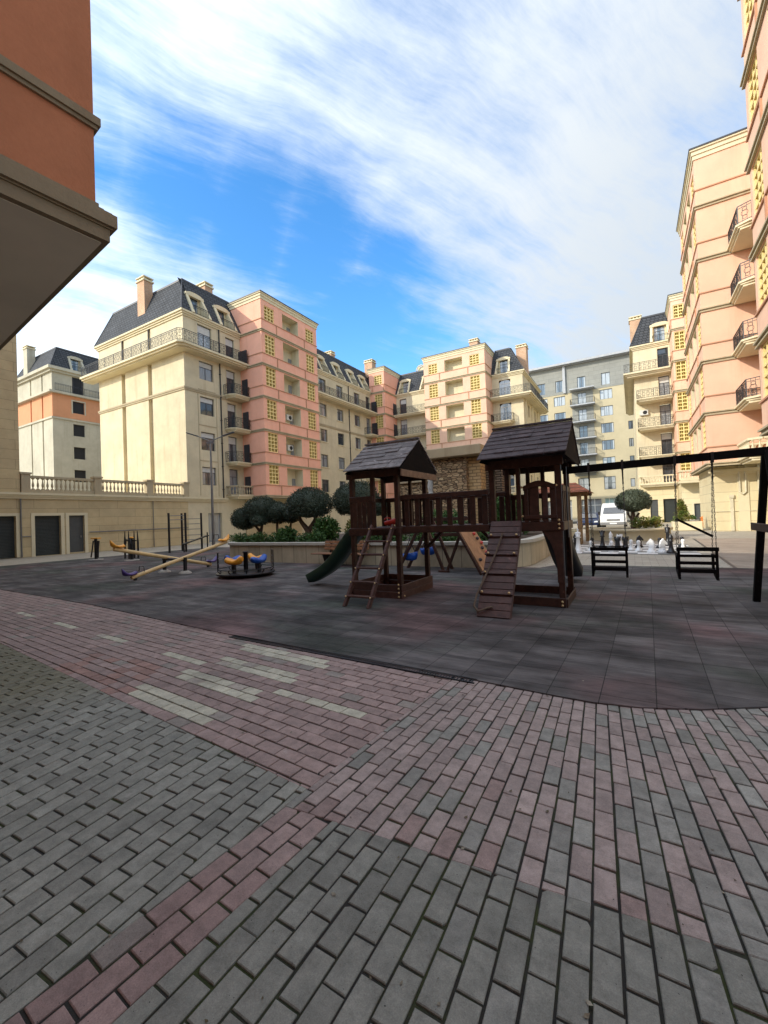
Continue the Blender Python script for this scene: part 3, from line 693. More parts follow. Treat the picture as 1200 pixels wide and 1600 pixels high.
STR=((.13,.0,.07),(.04,-.1,.0),(.09,-.16,-.1))          # double string course, relative to the floor level
def pink_tower(name,label,F,w,depth,top,zfl,cols,log,wallmat='pink',zb=4.25,sides=('left','right'),ground=None,ac=(),lights=True,screen_cols=None,group=None,cat='apartment block',doors=True):
    """projecting bay: lattice windows and loggias between moulded string courses"""
    o=F.pt(w/2,-depth/2,0); th=thing(name,label,cat,(o[0],o[1],0),group)
    mb=MB(); ops=[]
    for i,z in enumerate(zfl):
        nxt=zfl[i+1] if i+1<len(zfl) else top
        last=i==len(zfl)-1
        za=z+1.12; zb2=nxt-.28 if not last else nxt-.95
        zl=z+1.13
        for c in cols: ops.append((c-.67,c+.67,zl,zl+(1.4 if last else 1.92),.3))
        for a,b in log: ops.append((a,b,za,min(zb2,z+3.05),1.1))
    wall(mb,F,0,w,zb,top,ops,m=0,lm=2)
    FRt=F.right(w); FLt=F.left(depth)
    wall(mb,FRt,0,depth,zb,top); wall(mb,FLt,0,depth,zb,top)
    wall(mb,Fr(F.pt(w,-depth,0),-F.u),0,w,zb,top)
    mb.quad(F.pt(0,0,zb),F.pt(0,-depth,zb),F.pt(w,-depth,zb),F.pt(w,0,zb),1)
    mb.build('wall',[M[wallmat],M['soffit'],M['beige2']],th)
    # loggias
    for i,z in enumerate(zfl):
        nxt=zfl[i+1] if i+1<len(zfl) else top; last=i==len(zfl)-1
        za=z+1.12; zt=min((nxt-.28 if not last else nxt-.95),z+3.05)
        for li,(a,b) in enumerate(log):
            lg=MB(); F.quad(lg,a,b,-1.1,za,zt)
            lo=lg.build('loggia',M['beige2'],th)
            if doors:
                dd=MB(); dw=.5; ux=b-dw-.04 if (i%2==0) else b-dw-.1
                F.box(dd,ux,ux+dw,-1.09,-1.05,za,zt-(.9 if i%2==0 else .45)); dd.build('loggia_door',M['glass'],lo)
        for c in cols: copy_part(LIB['lattop' if last else 'lat'],th,F.at(c,-.06,z+1.13))
    for i in ac:
        z=zfl[i]; a,b=log[0]; copy_part(LIB['ac'],th,F.at(b-.95,-1.05,z+1.75))
    # string courses, sill lines, small pilasters in the parapets
    tr=MB()
    for i,z in enumerate(zfl):
        ledge(tr,F,0,w,[(p,z+a,z+b) for p,a,b in STR],0)
        for S in sides:
            G=FRt if S=='right' else FLt
            ledge(tr,G,0,depth,[(p,z+a,z+b) for p,a,b in STR],0,(False,False))
        ledge(tr,F,0,w,[(.06,z+1.02,z+1.09)],1)
        for S in sides: ledge(tr,FRt if S=='right' else FLt,0,depth,[(.06,z+1.02,z+1.09)],1,(False,False))
        for c in sorted(set([cols[0]+.95,cols[-1]-.95])):
            F.box(tr,c-.05,c+.05,0,.06,z+.1,z+1.0,1)
    tr.build('string_course',[M['trim'],M['sill']],th)
    rf=MB()
    e=F.pt(0,0,0)
    def ring(o_,z0,z1,m): rf.prism([F.pt(-o_,o_,z0),F.pt(w+o_,o_,z0),F.pt(w+o_,-depth-o_,z0),F.pt(-o_,-depth-o_,z0)],(0,0,z1-z0),m)
    ring(.06,top-.60,top-.34,0); ring(.12,top-.34,top-.1,0); ring(.2,top-.1,top,0); ring(.24,top,top+.09,1)
    rf.build('roof',[M['cream'],M['capdark']],th)
    if ground:
        gm=MB(); g0,g1,gd=ground
        P=[F.pt(g0,-gd,0),F.pt(g1,-gd,0),F.pt(g1,-depth,0),F.pt(g0,-depth,0)]
        gm.prism(P,(0,0,zb-.012)); gm.build('ground_floor',M['ashlar'],th)
    return th,F

# ---------------- left row (faces +x at x=-33.5)
XL=-33.5
FE=lambda x,y:Fr((x,y),(0,1))          # east-facing
FS=lambda x,y:Fr((x,y),(1,0))          # south-facing
FW=lambda x,y:Fr((x,y),(0,-1))         # west-facing

# terrace wall with garage doors and balustrade
F=FE(XL,11.6)
tw=thing('terrace_wall','long sandstone retaining wall with garage doors under a stone balustrade','wall',(XL,17.5,0))
mb=MB(); ops=[(.72,2.18,0,2.62,.25),(2.66,3.62,.06,2.62,.22)]
wall(mb,F,0,11.8,-.03,4.02,ops); wall(mb,Fr((XL-24,23.39),(1,0)),0,0.01,0,0.1)
mb.quad((XL,11.6,4.02),(XL,23.4,4.02),(XL-34,23.4,4.02),(XL-34,11.6,4.02)); mb.build('wall',M['ashlar'],tw)
d=MB(); F.quad(d,.72,2.18,-.24,0,2.62); d.build('garage_door',M['shutter'],tw)
d=MB(); F.quad(d,2.66,3.62,-.2,.06,2.62); do=d.build('side_door',M['door'],tw); h=MB(); F.box(h,3.42,3.48,-.2,-.14,1.05,1.2); h.build('handle',M['steel'],do)
s=MB()
for a,b,t in ((.72,2.18,2.62),(2.66,3.62,2.62)):
    F.box(s,a-.2,a,0,.04,-.03,t+.18); F.box(s,b,b+.2,0,.04,-.03,t+.18); F.box(s,a,b,0,.04,t,t+.18)
s.build('door_surround',M['cream'],tw)
s=MB(); ledge(s,F,0,11.8,[(.12,3.72,3.84),(.2,3.84,3.96),(.3,3.96,4.1)],0,(False,False)); s.build('cornice',M['cream'],tw)
p=MB(); p.tube([F.pt(3.9,.09,1.42),F.pt(11.7,.09,1.46)],.035,6); p.tube([F.pt(.0,.09,1.3),F.pt(.5,.09,1.3)],.03,6); p.tube([F.pt(-.02,.1,0),F.pt(-.02,.1,3.7)],.05,6); p.tube([F.pt(8.6,.08,0),F.pt(8.6,.08,3.7)],.03,6); p.build('pipe',M['steel'],tw)
s=MB()
for z0,z1,w in ((4.1,4.34,.26),(5.08,5.24,.24)): F.box(s,.5,11.6,-.24,.02,z0,z1)
br=s.build('balustrade',M['trim'],tw)
for u in (.28,4.55,8.4,11.62):
    s=MB(); F.box(s,u-.24,u+.24,-.34,.1,4.1,5.3); F.box(s,u-.3,u+.3,-.4,.16,5.3,5.42); s.build('pedestal',M['trim'],tw)
k=.72
while k<11.3:
    if min(abs(k-x) for x in (.28,4.55,8.4,11.62))>.36:
        c=LIB['baluster'].copy(); COL.objects.link(c); c.parent=tw; c.location=Vector(F.pt(k,-.11,4.34))-OFF[tw.name]
    k+=.265

def beige_face_windows(th,F,mbops,cols,floors,key,zoff=1.02,h=1.66,w=1.5,rev=.2):
    for c in cols:
        for z in floors: put(key,th,F,c,-rev+.03,z+zoff)

# left near beige block (its end wall shows beside the overhang)
th=thing('apartment_block','plain beige block end seen past the underside of the terracotta overhang','apartment block',(XL-3,4,0))
mb=MB(); F=FE(XL,-8); ops=[(17.6,19.35,0,2.62,.3)]+[(u-.75,u+.75,z+1.02,z+2.68) for u in (3,8,13) for z in FL[:3]]
wall(mb,F,0,19.6,0,16,ops); mb.quad((XL,11.6,0),(XL-6,11.6,0),(XL-6,11.6,16),(XL,11.6,16)); mb.quad((XL,-8,16),(XL,11.6,16),(XL-6,11.6,16),(XL-6,-8,16)); mb.quad((XL-6,-8,0),(XL,-8,0),(XL,-8,16),(XL-6,-8,16)); mb.quad((XL-6,11.6,0),(XL-6,-8,0),(XL-6,-8,16),(XL-6,11.6,16))
mb.build('wall',M['ashlar'],th)
for u in (3,8,13):
    for z in FL[:3]: put('beige',th,F,u,-.15,z+1.02)
d=MB(); F.quad(d,17.6,19.35,-.28,0,2.62); d.build('door',M['shutter'],th)
s=MB(); ledge(s,F,0,19.6,[(.12,3.72,3.84),(.2,3.84,3.96),(.3,3.96,4.1)],0,(False,False)); s.build('cornice',M['cream'],th); s=MB(); F.box(s,17.4,17.6,0,.04,0,2.8); F.box(s,19.35,19.58,0,.04,0,2.8); F.box(s,17.6,19.35,0,.04,2.62,2.8); s.build('door_surround',M['cream'],th)
s=MB(); s.box(XL-6.3,XL+.3,-8.3,11.6,16,16.3); s.build('roof',M['slate'],th)

# beige corner block with mansard roof
th=thing('apartment_block','beige corner block with blank sunlit end wall, wraparound balcony and mansard roof','apartment block',(-40,28,0))
mb=MB(); F=FE(XL,23.4); G=FS(-47.7,23.4)
cols=[2.27]; dcol=5.05
ops=[(2.27-.75,2.27+.75,z+1.02,z+2.68) for z in FL[:4]]+[(dcol-.525,dcol+.525,z+.1,z+2.7) for z in FL[:5]]+[(2.2-.75,2.2+.75,17.3,20.0)]+[(2.0,3.5,0,2.7,.3)]
wall(mb,F,0,6.4,-.03,20.6,ops,.2)
chn=[(4.25,4.9,4.3,16.95,.3),(8.75,9.4,4.3,16.95,.3),(4.35,4.8,17.4,20.4,.22),(8.85,9.3,17.4,20.4,.22)]
wall(mb,G,0,14.2,3.9,20.6,chn)
for a,b,c,d_,r in chn: G.quad(mb,a,b,-r,c,d_)
mb.quad((-47.7,36,0),(-47.7,23.4,0),(-47.7,23.4,20.6),(-47.7,36,20.6))
mb.build('wall',M['beige'],th)
for z in FL[:4]: put('beige',th,F,2.27,-.17,z+1.02)
for i,z in enumerate(FL[:5]): put('doorblind' if i else 'door',th,F,dcol,-.17,z+.1)
put('wide',th,F,2.2,-.17,17.3)
d=MB(); F.quad(d,2.0,3.5,-.25,0,2.7); d.build('entrance_door',M['glass'],th)
s=MB()
for FF,u1,e in ((F,6.4,(False,False)),(G,14.2,(True,True))):
    ledge(s,FF,0,u1,[(.08,13.62,13.76),(.13,13.76,13.9)],0,e)
    ledge(s,FF,0,u1,[(.1,20.2,20.35),(.2,20.35,20.5),(.32,20.5,20.66)],1,e)
ledge(s,F,0,4.1,[(.12,3.72,3.84),(.2,3.84,3.96),(.3,3.96,4.1)],1,(False,False))
for zc in FL[1:4]: F.box(s,1.35,3.2,0,.035,zc+.0,zc+.08)
for u in (1.3,3.25): F.box(s,u-.03,u+.03,0,.03,4.3,13.55)
s.build('string_course',[M['trim'],M['cream']],th)
for i,z in enumerate(FL[:4]):
    balcony(th,F,4.1,6.29,z,1.35,'cream',stone='trim' if i==0 else False)
    pn=MB(); F.box(pn,6.18,6.24,.25,1.0,z+.12,z+2.0); pn.build('privacy_screen',M['screen'],th)
pn=MB(); F.box(pn,5.95,6.05,.1,1.25,17.4,18.75); pn.build('privacy_screen',M['screen'],th)
# wraparound balcony
bo=MB()
for o,z0,z1 in ((1.28,17.2,17.38),(1.1,17.05,17.2),(.9,16.95,17.05)):
    bo.prism([(-48.9,23.397-o,z0),(XL+o-.35,23.397-o,z0),(XL+o,23.397-o+.35,z0),(XL+o,29.69,z0),(XL+.003,29.69,z0),(XL+.003,23.397,z0),(-48.9,23.397,z0)],(0,0,z1-z0))
b_=bo.build('balcony',M['cream'],th); r=MB(); rail_mesh(r,[(-48.7,22.2),(XL+.9,22.2),(XL+1.2,22.5),(XL+1.2,29.6)],17.38); r.build('railing',M['iron'],b_)
mansard(th,-47.7,XL,23.4,36,20.66,24.5,(.75,1.75,1.25,1.5),{'E':(1.75,4.75)})
chimney(th,-40.3,24.15,21.4,25.8,1.2,.85); chimney(th,-37.2,28.6,24.2,26.3,1.3,.9)
downpipe(th,F,3.72,4.1,20.2); 
for u in (4.58,9.07): downpipe(th,G,u,17.4,20.9,.04)

# pink bay tower, left
pink_tower('apartment_tower','deep salmon bay tower in shade with yellow lattice windows, beside the street lamp',FE(-30.45,29.7),8.45,6.0,24.1,FL[:6],[1.12,7.25],[(2.95,5.35)],ac=(1,2),ground=(0,8.45,3.05))
# beige wing
th=thing('apartment_block','long beige wing with slate mansard between the two shaded salmon towers','apartment block',(-38,46,0))
F=FE(XL,38.15); mb=MB()
wc=[4.7,8.4,12.55]
ops=[(c-.71,c+.71,z+.98,z+2.58) for c in wc for z in FL[:5]]+[(14.95,16.0,z+.1,z+2.7) for z in FL[:5]]+[(1.0,2.05,z+.1,z+2.7) for z in FL[:5]]
wall(mb,F,0,20,-.03,20.6,ops,.2); mb.build('wall',M['beige'],th)
for c in wc:
    for z in FL[:5]: put('wing',th,F,c,-.17,z+.98)
for c in (15.475,1.525):
    for z in FL[:5]: put('door',th,F,c,-.17,z+.1)
s=MB(); ledge(s,F,0,16.2,[(.08,13.62,13.76),(.13,13.76,13.9)],0,(False,False)); ledge(s,F,0,16.2,[(.1,20.2,20.35),(.2,20.35,20.5),(.32,20.5,20.66)],1,(False,False))
for c in wc:
    for z in FL[:4]: F.box(s,c-.85,c+.85,0,.1,z+.88,z+.98,1)
ledge(s,F,0,16.2,[(.2,3.84,3.96),(.3,3.96,4.1)],1,(False,False)); s.build('string_course',[M['trim'],M['cream']],th)
bo=MB()
for o,z0,z1 in ((1.28,17.2,17.38),(1.1,17.05,17.2),(.9,16.95,17.05)): F.box(bo,.01,16.24,.003,o,z0,z1)
b_=bo.build('balcony',M['cream'],th); r=MB(); rail_mesh(r,[F.pt(.05,1.2,0)[:2],F.pt(16.2,1.2,0)[:2]],17.38); r.build('railing',M['iron'],b_)
for z in FL[1:4]: balcony(th,F,14.3,16.24,z,1.3)
for z in FL[1:4]: balcony(th,F,.01,2.6,z,1.3,chl=False,chr_=True)
for z in FL[1:5]:
    pn=MB(); F.box(pn,16.12,16.2,.2,1.1,z+.15,z+2.0); pn.build('privacy_screen',M['screen'],th)
mansard(th,-46,XL,38.3,58.5,20.66,24.2,(1.5,1.5,.4,.4),{'E':(1.75,5.0,8.3,11.7,14.8)})
chimney(th,-37.2,49.5,24,26,1.3,.9); downpipe(th,F,10.4,4.1,20.2)

# pink pier in the inner corner
pink_tower('apartment_tower','slim salmon corner tower between the beige wing and the recessed facade',FS(-33.6,54.4),2.6,7,24.1,FL[:6],[1.55],[],wallmat='pink',ground=(0,2.6,.6))
chth=[o for o in bpy.data.objects if o.name.startswith('apartment_tower')][-1]
chimney(chth,-34.3,56,23.5,26.1,1.4,1.1)

# recessed beige facade
th=thing('apartment_block','recessed beige facade with two long balconies beside the slim corner tower','apartment block',(-28,60,0))
F=FS(-31,58); mb=MB()
ops=[(.55,1.75,z+.1,z+2.75) for z in FL[:5]]+[(5.25,6.1,z+.1,z+2.75) for z in FL[:5]]
wall(mb,F,0,6.2,-.03,20.6,ops,.2); mb.build('wall',M['beige2'],th)
for z in FL[:5]: put('doorblind',th,F,1.15,-.17,z+.1); put('door',th,F,5.7,-.17,z+.1)
s=MB(); ledge(s,F,0,6.2,[(.1,20.2,20.35),(.2,20.35,20.5),(.32,20.5,20.66)],0,(False,False)); s.build('cornice',M['cream'],th)
for z in FL[1:5]: balcony(th,F,.02,6.18,z+.02,1.3,chl=False)
for z in FL[1:5]:
    pn=MB(); F.box(pn,.04,.12,.2,1.1,z+.2,z+2.0); pn.build('privacy_screen',M['screen'],th)
mansard(th,-31,-24.9,58,66,20.66,24.1,(.3,.3,1.4,1.5),{'S':(1.4,5.2)})
mb=MB(); F.box(mb,3.1,4.5,-1.9,-1.6,23.6,24.9); 
mb.tube([F.pt(3.8+.75*math.cos(PI*k/10),-1.3,24.2+.75*math.sin(PI*k/10)) for k in range(11)],.08,6); mb.build('oculus_dormer',M['cream'],th)

# central pink tower
pink_tower('apartment_tower','bright sunlit salmon tower with open loggias rising behind the stone fountain',FS(-24.8,55),8.8,7,24.1,FL[:6],[1.4,7.4],[(3.15,5.7)],wallmat='pinkpale',ground=(0,8.8,.8),doors=False)
chth=[o for o in bpy.data.objects if o.name.startswith('apartment_tower')][-1]
chimney(chth,-17.9,57,23.9,25.7,1.15,1.0)

# beige end block right of the central tower
th=thing('apartment_block','beige block with arched balcony doors and steep mansard facing the gap in the courtyard','apartment block',(-14,66,0))
F=FS(-16,58); G=FE(-11.9,58); mb=MB()
ops=[(.95,2.5,z+.1,z+2.65) for z in FL[:5]]; wall(mb,F,0,4.1,-.03,20.6,ops,.2)
ops2=[(u-.4,u+.4,z+1,z+2.6) for u in (3.3,7.7) for z in FL[:4]]
wall(mb,G,0,12,-.03,20.6,ops2,.2); mb.quad((-16,70,0),(-16,58,0),(-16,58,20.6),(-16,70,20.6)); mb.quad((-11.9,70,0),(-16,70,0),(-16,70,20.6),(-11.9,70,20.6)); mb.build('wall',M['beige'],th)
for z in FL[:5]: put('arched',th,F,1.72,-.17,z+.1)
for u in (3.3,7.7):
    for z in FL[:4]: put('modsmall',th,G,u,-.17,z+1)
s=MB(); ledge(s,F,0,4.1,[(.1,20.2,20.35),(.2,20.35,20.5),(.32,20.5,20.66)],0); ledge(s,G,0,12,[(.1,20.2,20.35),(.2,20.35,20.5),(.32,20.5,20.66)],0,(False,False)); s.build('cornice',M['cream'],th)
s=MB()
for u in (1.1,5.4,9.8): G.box(s,u-.3,u+.3,0,.14,4.2,16.9)
s.build('pilaster',M['beige2'],th)
bo=MB()
for o,z0,z1 in ((1.28,17.2,17.38),(1.1,17.05,17.2),(.9,16.95,17.05)): bo.prism([(-15.98,57.997-o,z0),(-11.9+o,57.997-o,z0),(-11.9+o,70,z0),(-11.897,70,z0),(-11.897,57.997,z0),(-15.98,57.997,z0)],(0,0,z1-z0))
b_=bo.build('balcony',M['cream'],th); r=MB(); rail_mesh(r,[(-15.95,56.8),(-10.7,56.8),(-10.7,70)],17.38); r.build('railing',M['iron'],b_)
for z in FL[1:4]: balcony(th,F,.02,2.9,z,1.3,chl=False,chr_=True)
balcony(th,F,.02,2.9,FL[0],1.3,chl=False,chr_=True,stone='cream',bkey='balustercream')
mansard(th,-16,-11.9,58,70,20.66,24.4,(.3,1.9,1.3,1.3),{'S':(1.55,)})
chimney(th,-12.75,62.6,20.7,25.5,1.35,1.4)

# modern tan block closing the street
th=thing('apartment_block','tall tan modern block with grey top storey and stacked balconies closing the gap','apartment block',(-2,86,0))
F=FS(-34,80); U=lambda x:x+34
mb=MB(); ops=[]
zr=[20.2,17.4,14.55,11.7,8.85]
A_=[(-13.2,'c'),(-10.3,'c'),(-3.05,'c')]
for x,_ in A_:
    for z in zr: ops.append((U(x)-.925,U(x)+.925,z,z+1.62))
for x in (-19.2,-16.2,6.5,10.5,14.5):
    for z in zr: ops.append((U(x)-.925,U(x)+.925,z,z+1.62))
for z in zr: ops.append((U(.3)-.325,U(.3)+.325,z-.05+.2,z+1.5))
tops=[-19.2,-16.2,-13.2,-10.2,-3.0,6.5,10.5,14.5]
for x in tops: ops.append((U(x)-.65,U(x)+.65,22.6,24.6))
ops.append((U(-6.7)-.65,U(-6.7)+.65,22.55,24.65))
bz=[19.65,16.8,13.95,11.1,8.25]
for z in bz: ops.append((U(-6.7)-.65,U(-6.7)+.65,z+.12,z+2.22))
ops+=[(U(-3.05)-.85,U(-3.05)+.85,5.1,7.25),(U(-7)-.85,U(-7)+.85,5.1,7.25),(U(.25)-.325,U(.25)+.325,5.3,6.65)]
shops=[(U(-7.6),U(-4.4)),(U(-3.9),U(-1.9)),(U(-13),U(-9)),(U(4),U(9))]
for a,b in shops: ops.append((a,b,.05,3.6,.4))
wall(mb,F,0,52,-.03,27,ops,.15); mb.quad((-34,92,0),(-34,80,0),(-34,80,27),(-34,92,27)); mb.build('wall',M['modtan'],th)
gr=MB()
gops=[(o[0],o[1],o[2],o[3],.05) for o in ops if o[2]>21.9]
Fg=Fr(F.pt(0,.05,0)[:2],(1,0)); wall(gr,Fg,0,34.6,22.15,26.95,gops,.06); wall(gr,Fg,34.6,52,24.9,26.95,[],.06)
cops=[(o[0],o[1],o[2],o[3],.05) for o in ops if U(-6.7)-1<(o[0]+o[1])/2<U(-6.7)+1 and o[2]<22]
wall(gr,Fg,U(-8.3),U(-5.0),7.6,22.15,cops,.06); gr.build('cladding',M['modgrey'],th)
for x,_ in A_:
    for z in zr: put('modern',th,F,U(x),-.12,z)
for x in (-19.2,-16.2,6.5,10.5,14.5):
    for z in zr: put('modern',th,F,U(x),-.12,z)
for z in zr: put('modsmall',th,F,U(.3),-.12,z+.15)
for x in tops: put('modtop',th,F,U(x),-.1,22.6)
put('moddoor',th,F,U(-6.7),-.1,22.55)
for z in bz: put('moddoor',th,F,U(-6.7),-.1,z+.12)
for x in (-3.05,-7): put('modlow',th,F,U(x),-.12,5.1)
put('modsmall',th,F,U(.25),-.12,5.3)
for k,(a,b) in enumerate(shops):
    d=MB(); F.quad(d,a,b,-.35,.05,3.6); so=d.build('shop_window',M['teal'] if k==1 else M['glass'],th)
    d=MB()
    for i in range(4): u=a+(b-a)*i/3; F.box(d,u-.05,u+.05,-.34,-.26,.05,3.6)
    F.box(d,a,b,-.34,-.27,2.5,2.6); d.build('shop_frame',M['framewhite'],so)
for z in [22.4]+bz:
    bo=MB(); F.box(bo,U(-8.5),U(-4.7),.003+.06,1.5,z-.14,z+.04); b_=bo.build('balcony',M['modroof'],th)
    if z<22:
        r=MB(); rail_mesh(r,[F.pt(U(-8.45),.1,0)[:2],F.pt(U(-8.45),1.45,0)[:2],F.pt(U(-4.75),1.45,0)[:2],F.pt(U(-4.75),.1,0)[:2]],z+.04,1.0,.22,False); r.build('railing',M['iron'],b_)
s=MB(); F.box(s,-.4,52.4,-12,1.1,27,27.35); F.box(s,-.2,52,0.002,.6,26.9,27.0); s.build('roof',M['modroof'],th)
s=MB(); F.box(s,U(-9.6),U(-9.2),.06,.4,22.2,26.9); s.build('pilaster',M['modroof'],th)
th.scale=(1.1875,)*3; th.location=(-2.375,102.1,-.3)

# ---------------- right row (mirror side, faces -x at x=4.2 / 7.25)
th=thing('apartment_block','beige block with five balconies and slate mansard right of the street gap','apartment block',(4,66,0))
F=FS(.75,58); G=FW(.75,80); mb=MB()
ops=[(2.4,3.45,z+.1,z+2.75) for z in FL[:5]]; wall(mb,F,0,6.5,4.2,20.6,ops,.2); wall(mb,G,0,22,4.2,20.6); 
Fg=FS(.75,56.6)
gops=[(1.0,1.75,0,2.6,.2),(2.25,3.5,0,2.62,.25)]
wall(mb,Fg,0,3.95,-.03,4.0,gops,m=1); wall(mb,FW(.75,80),0,23.4,-.03,4.0,[],m=1); mb.quad((.75,56.6,4.0),(4.7,56.6,4.0),(4.7,58,4.2),(.75,58,4.2),1)
mb.build('wall',[M['beige2'],M['ashlar2']],th)
for i,z in enumerate(FL[:5]): put('doorblind' if i%2 else 'door',th,F,2.92,-.17,z+.1)
d=MB(); Fg.quad(d,1.0,1.75,-.18,0,2.6); d.build('entrance_door',M['door'],th); d=MB(); Fg.quad(d,2.25,3.5,-.22,0,2.62); d.build('garage_door',M['shutter'],th)
s=MB(); ledge(s,F,0,3.6,[(.1,20.2,20.35),(.2,20.35,20.5),(.32,20.5,20.66)],0); ledge(s,G,0,22,[(.1,20.2,20.35),(.2,20.35,20.5),(.32,20.5,20.66)],0,(False,False)); s.build('cornice',M['cream'],th)
for i,z in enumerate(FL[:4]): balcony(th,F,.15,3.58,z,2.0 if i else 2.2,'beige2',stone='cream' if i==0 else False,chl=False,bkey='balustercream')
bo=MB()
for o,z0,z1 in ((1.3,17.2,17.38),(1.1,17.05,17.2),(.95,16.9,17.05)): bo.prism([(.75-o+.25,57.997-o,z0),(4.33,57.997-o,z0),(4.33,57.997,z0),(.747,57.997,z0),(.747,80,z0),(.75-o+.25,80,z0)],(0,0,z1-z0))
b_=bo.build('balcony',M['beige2'],th); r=MB(); rail_mesh(r,[(-.2,80),(-.2,56.8),(4.3,56.8)],17.38); r.build('railing',M['iron'],b_)
mansard(th,.75,7,58,80,20.66,24.3,(1.1,.3,1.2,1.3),{'S':(2.75,)})
chimney(th,1.2,60.5,20.8,24.9,1.2,1.2); copy_part(LIB['ac'],th,F.at(.85,.02,FL[2]+1.75))

pink_tower('apartment_tower','narrow salmon stair tower with single lattice window column beside the five balconies',FS(4.35,54.4),3.2,6,24.1,FL[:6],[.85],[],wallmat='pinkpale',ground=(.0,3.2,1.6))
# right flank wing at the far side of the big tower
th=thing('apartment_block','beige flank wall with a ground floor door and balustraded ledge behind the big right tower','apartment block',(9,48,0))
mb=MB(); F=FW(7.25,54.4); ops=[(u-.7,u+.7,z+1,z+2.6) for u in (2.5,6,9.5) for z in FL[:5]]; wall(mb,F,0,21,4.2,20.6,ops)
Fg=FS(4.4,52.5); wall(mb,Fg,0,6,-.03,4.2,[(.95,1.65,0,1.95,.2)],m=1)
mb.quad((4.4,55.5,0),(4.4,52.5,0),(4.4,52.5,4.2),(4.4,55.5,4.2),1); mb.quad((4.4,52.5,4.2),(10.4,52.5,4.2),(10.4,56,4.2),(4.4,56,4.2),1)
mb.build('wall',[M['beige2'],M['ashlar2']],th)
for u in (2.5,6,9.5):
    for z in FL[:5]: put('wing',th,F,u,-.15,z+1)
d=MB(); Fg.quad(d,.95,1.65,-.18,0,1.95); d.build('entrance_door',M['door'],th)
s=MB(); Fg.box(s,.75,.95,0,.04,-.03,2.1); Fg.box(s,1.65,1.85,0,.04,-.03,2.1); Fg.box(s,.95,1.65,0,.04,1.95,2.1); Fg.box(s,-.3,3,-.3,1.6,4.0,4.22); s.build('door_surround',M['cream'],th)
balcony(th,Fg,-.2,2.6,4.24,1.5,stone='cream',chl=False,bkey='balustercream')
s=MB(); s.box(7,16,41,56,20.6,21.2); s.build('roof',M['slate'],th)

big,_=pink_tower('apartment_tower','large salmon tower with sunlit blank face and open loggias above the far swing',FW(4.2,41.8),8.6,3.05,24.1,FL[:6],[1.1,7.5],[(2.3,4.0),(4.5,6.2)],wallmat='pinkmid')
gm=MB(); gm.box(4.62,16,34.7,41.5,-.03,4.15); gm.build('ground_floor',M['ashlar2'],big)
Fq=FS(4.62,34.7); s=MB(); Fq.box(s,1.2,1.75,0,.06,-.03,4.1); ledge(s,Fq,0,6,[(.12,3.6,3.75),(.25,3.75,3.95)],0,(True,False)); s.build('pilaster',M['cream'],big)
s=MB(); s.tube([Fq.pt(1.3,.12,4.1),Fq.pt(1.3,.12,2.45),Fq.pt(1.45,.12,2.3),Fq.pt(1.6,.12,2.45),Fq.pt(1.6,.12,4.1)],.055,8); s.tube([Fq.pt(2.2,.1,4.1),Fq.pt(2.25,.1,0)],.055,8); s.tube([Fq.pt(0,.05,1.25),Fq.pt(4,.05,1.25)],.02,6); s.build('pipe',M['pipe'],big)
s=MB(); Fq.box(s,.78,.95,0,.09,0,2.1); Fq.box(s,.74,.99,0,.14,2.1,2.3); s.build('service_box',M['pipe'],big)
s=MB(); s.lathe([(.0,-.06),(.1,-.06),(.12,0)],(5.2,34.0,4.22),12); s.build('downlight',M['steel'],big)
# main flank between the two right-hand towers, with the corner balconies
th=thing('apartment_block','salmon recessed wall with iron corner balconies between the two right towers','apartment block',(9,27,0))
F=FW(7.25,33.2); mb=MB(); ops=[(.9,1.95,z+.1,z+2.7) for z in FL[:6]]+[(u-.7,u+.7,z+1,z+2.6) for u in (5.5,9) for z in FL[:5]]
wall(mb,F,0,13,4.2,24,ops); mb.quad((7.25,20.2,4.2),(7.25,33.2,4.2),(12,33.2,4.2),(12,20.2,4.2),1); mb.build('wall',[M['pinkmid'],M['soffit']],th)
for z in FL[:6]: put('door',th,F,1.42,-.15,z+.1)
for u in (5.5,9):
    for z in FL[:5]: put('wing',th,F,u,-.15,z+1)
for i,z in enumerate(FL[:5]): balcony(th,F,.02,3.0,z+.02,1.65,'cream',stone='cream' if i==0 else False,chl=False,chr_=True,bkey='balustercream')
s=MB(); s.box(7.0,16,20,33.4,24,24.4); s.build('roof',M['slate'],th)
gm=MB(); gm.box(8.6,16,11.5,34.6,-.03,4.15); gm.build('ground_floor',M['ashlar2'],th)
pink_tower('apartment_tower','nearest salmon tower rising out of the top right corner with ochre lattice windows',FW(4.2,20.3),8.5,5,24.1,FL[:6],[.95,7.5],[(2.9,5.3)],wallmat='pinkpale',ground=(0,8.5,3.2))

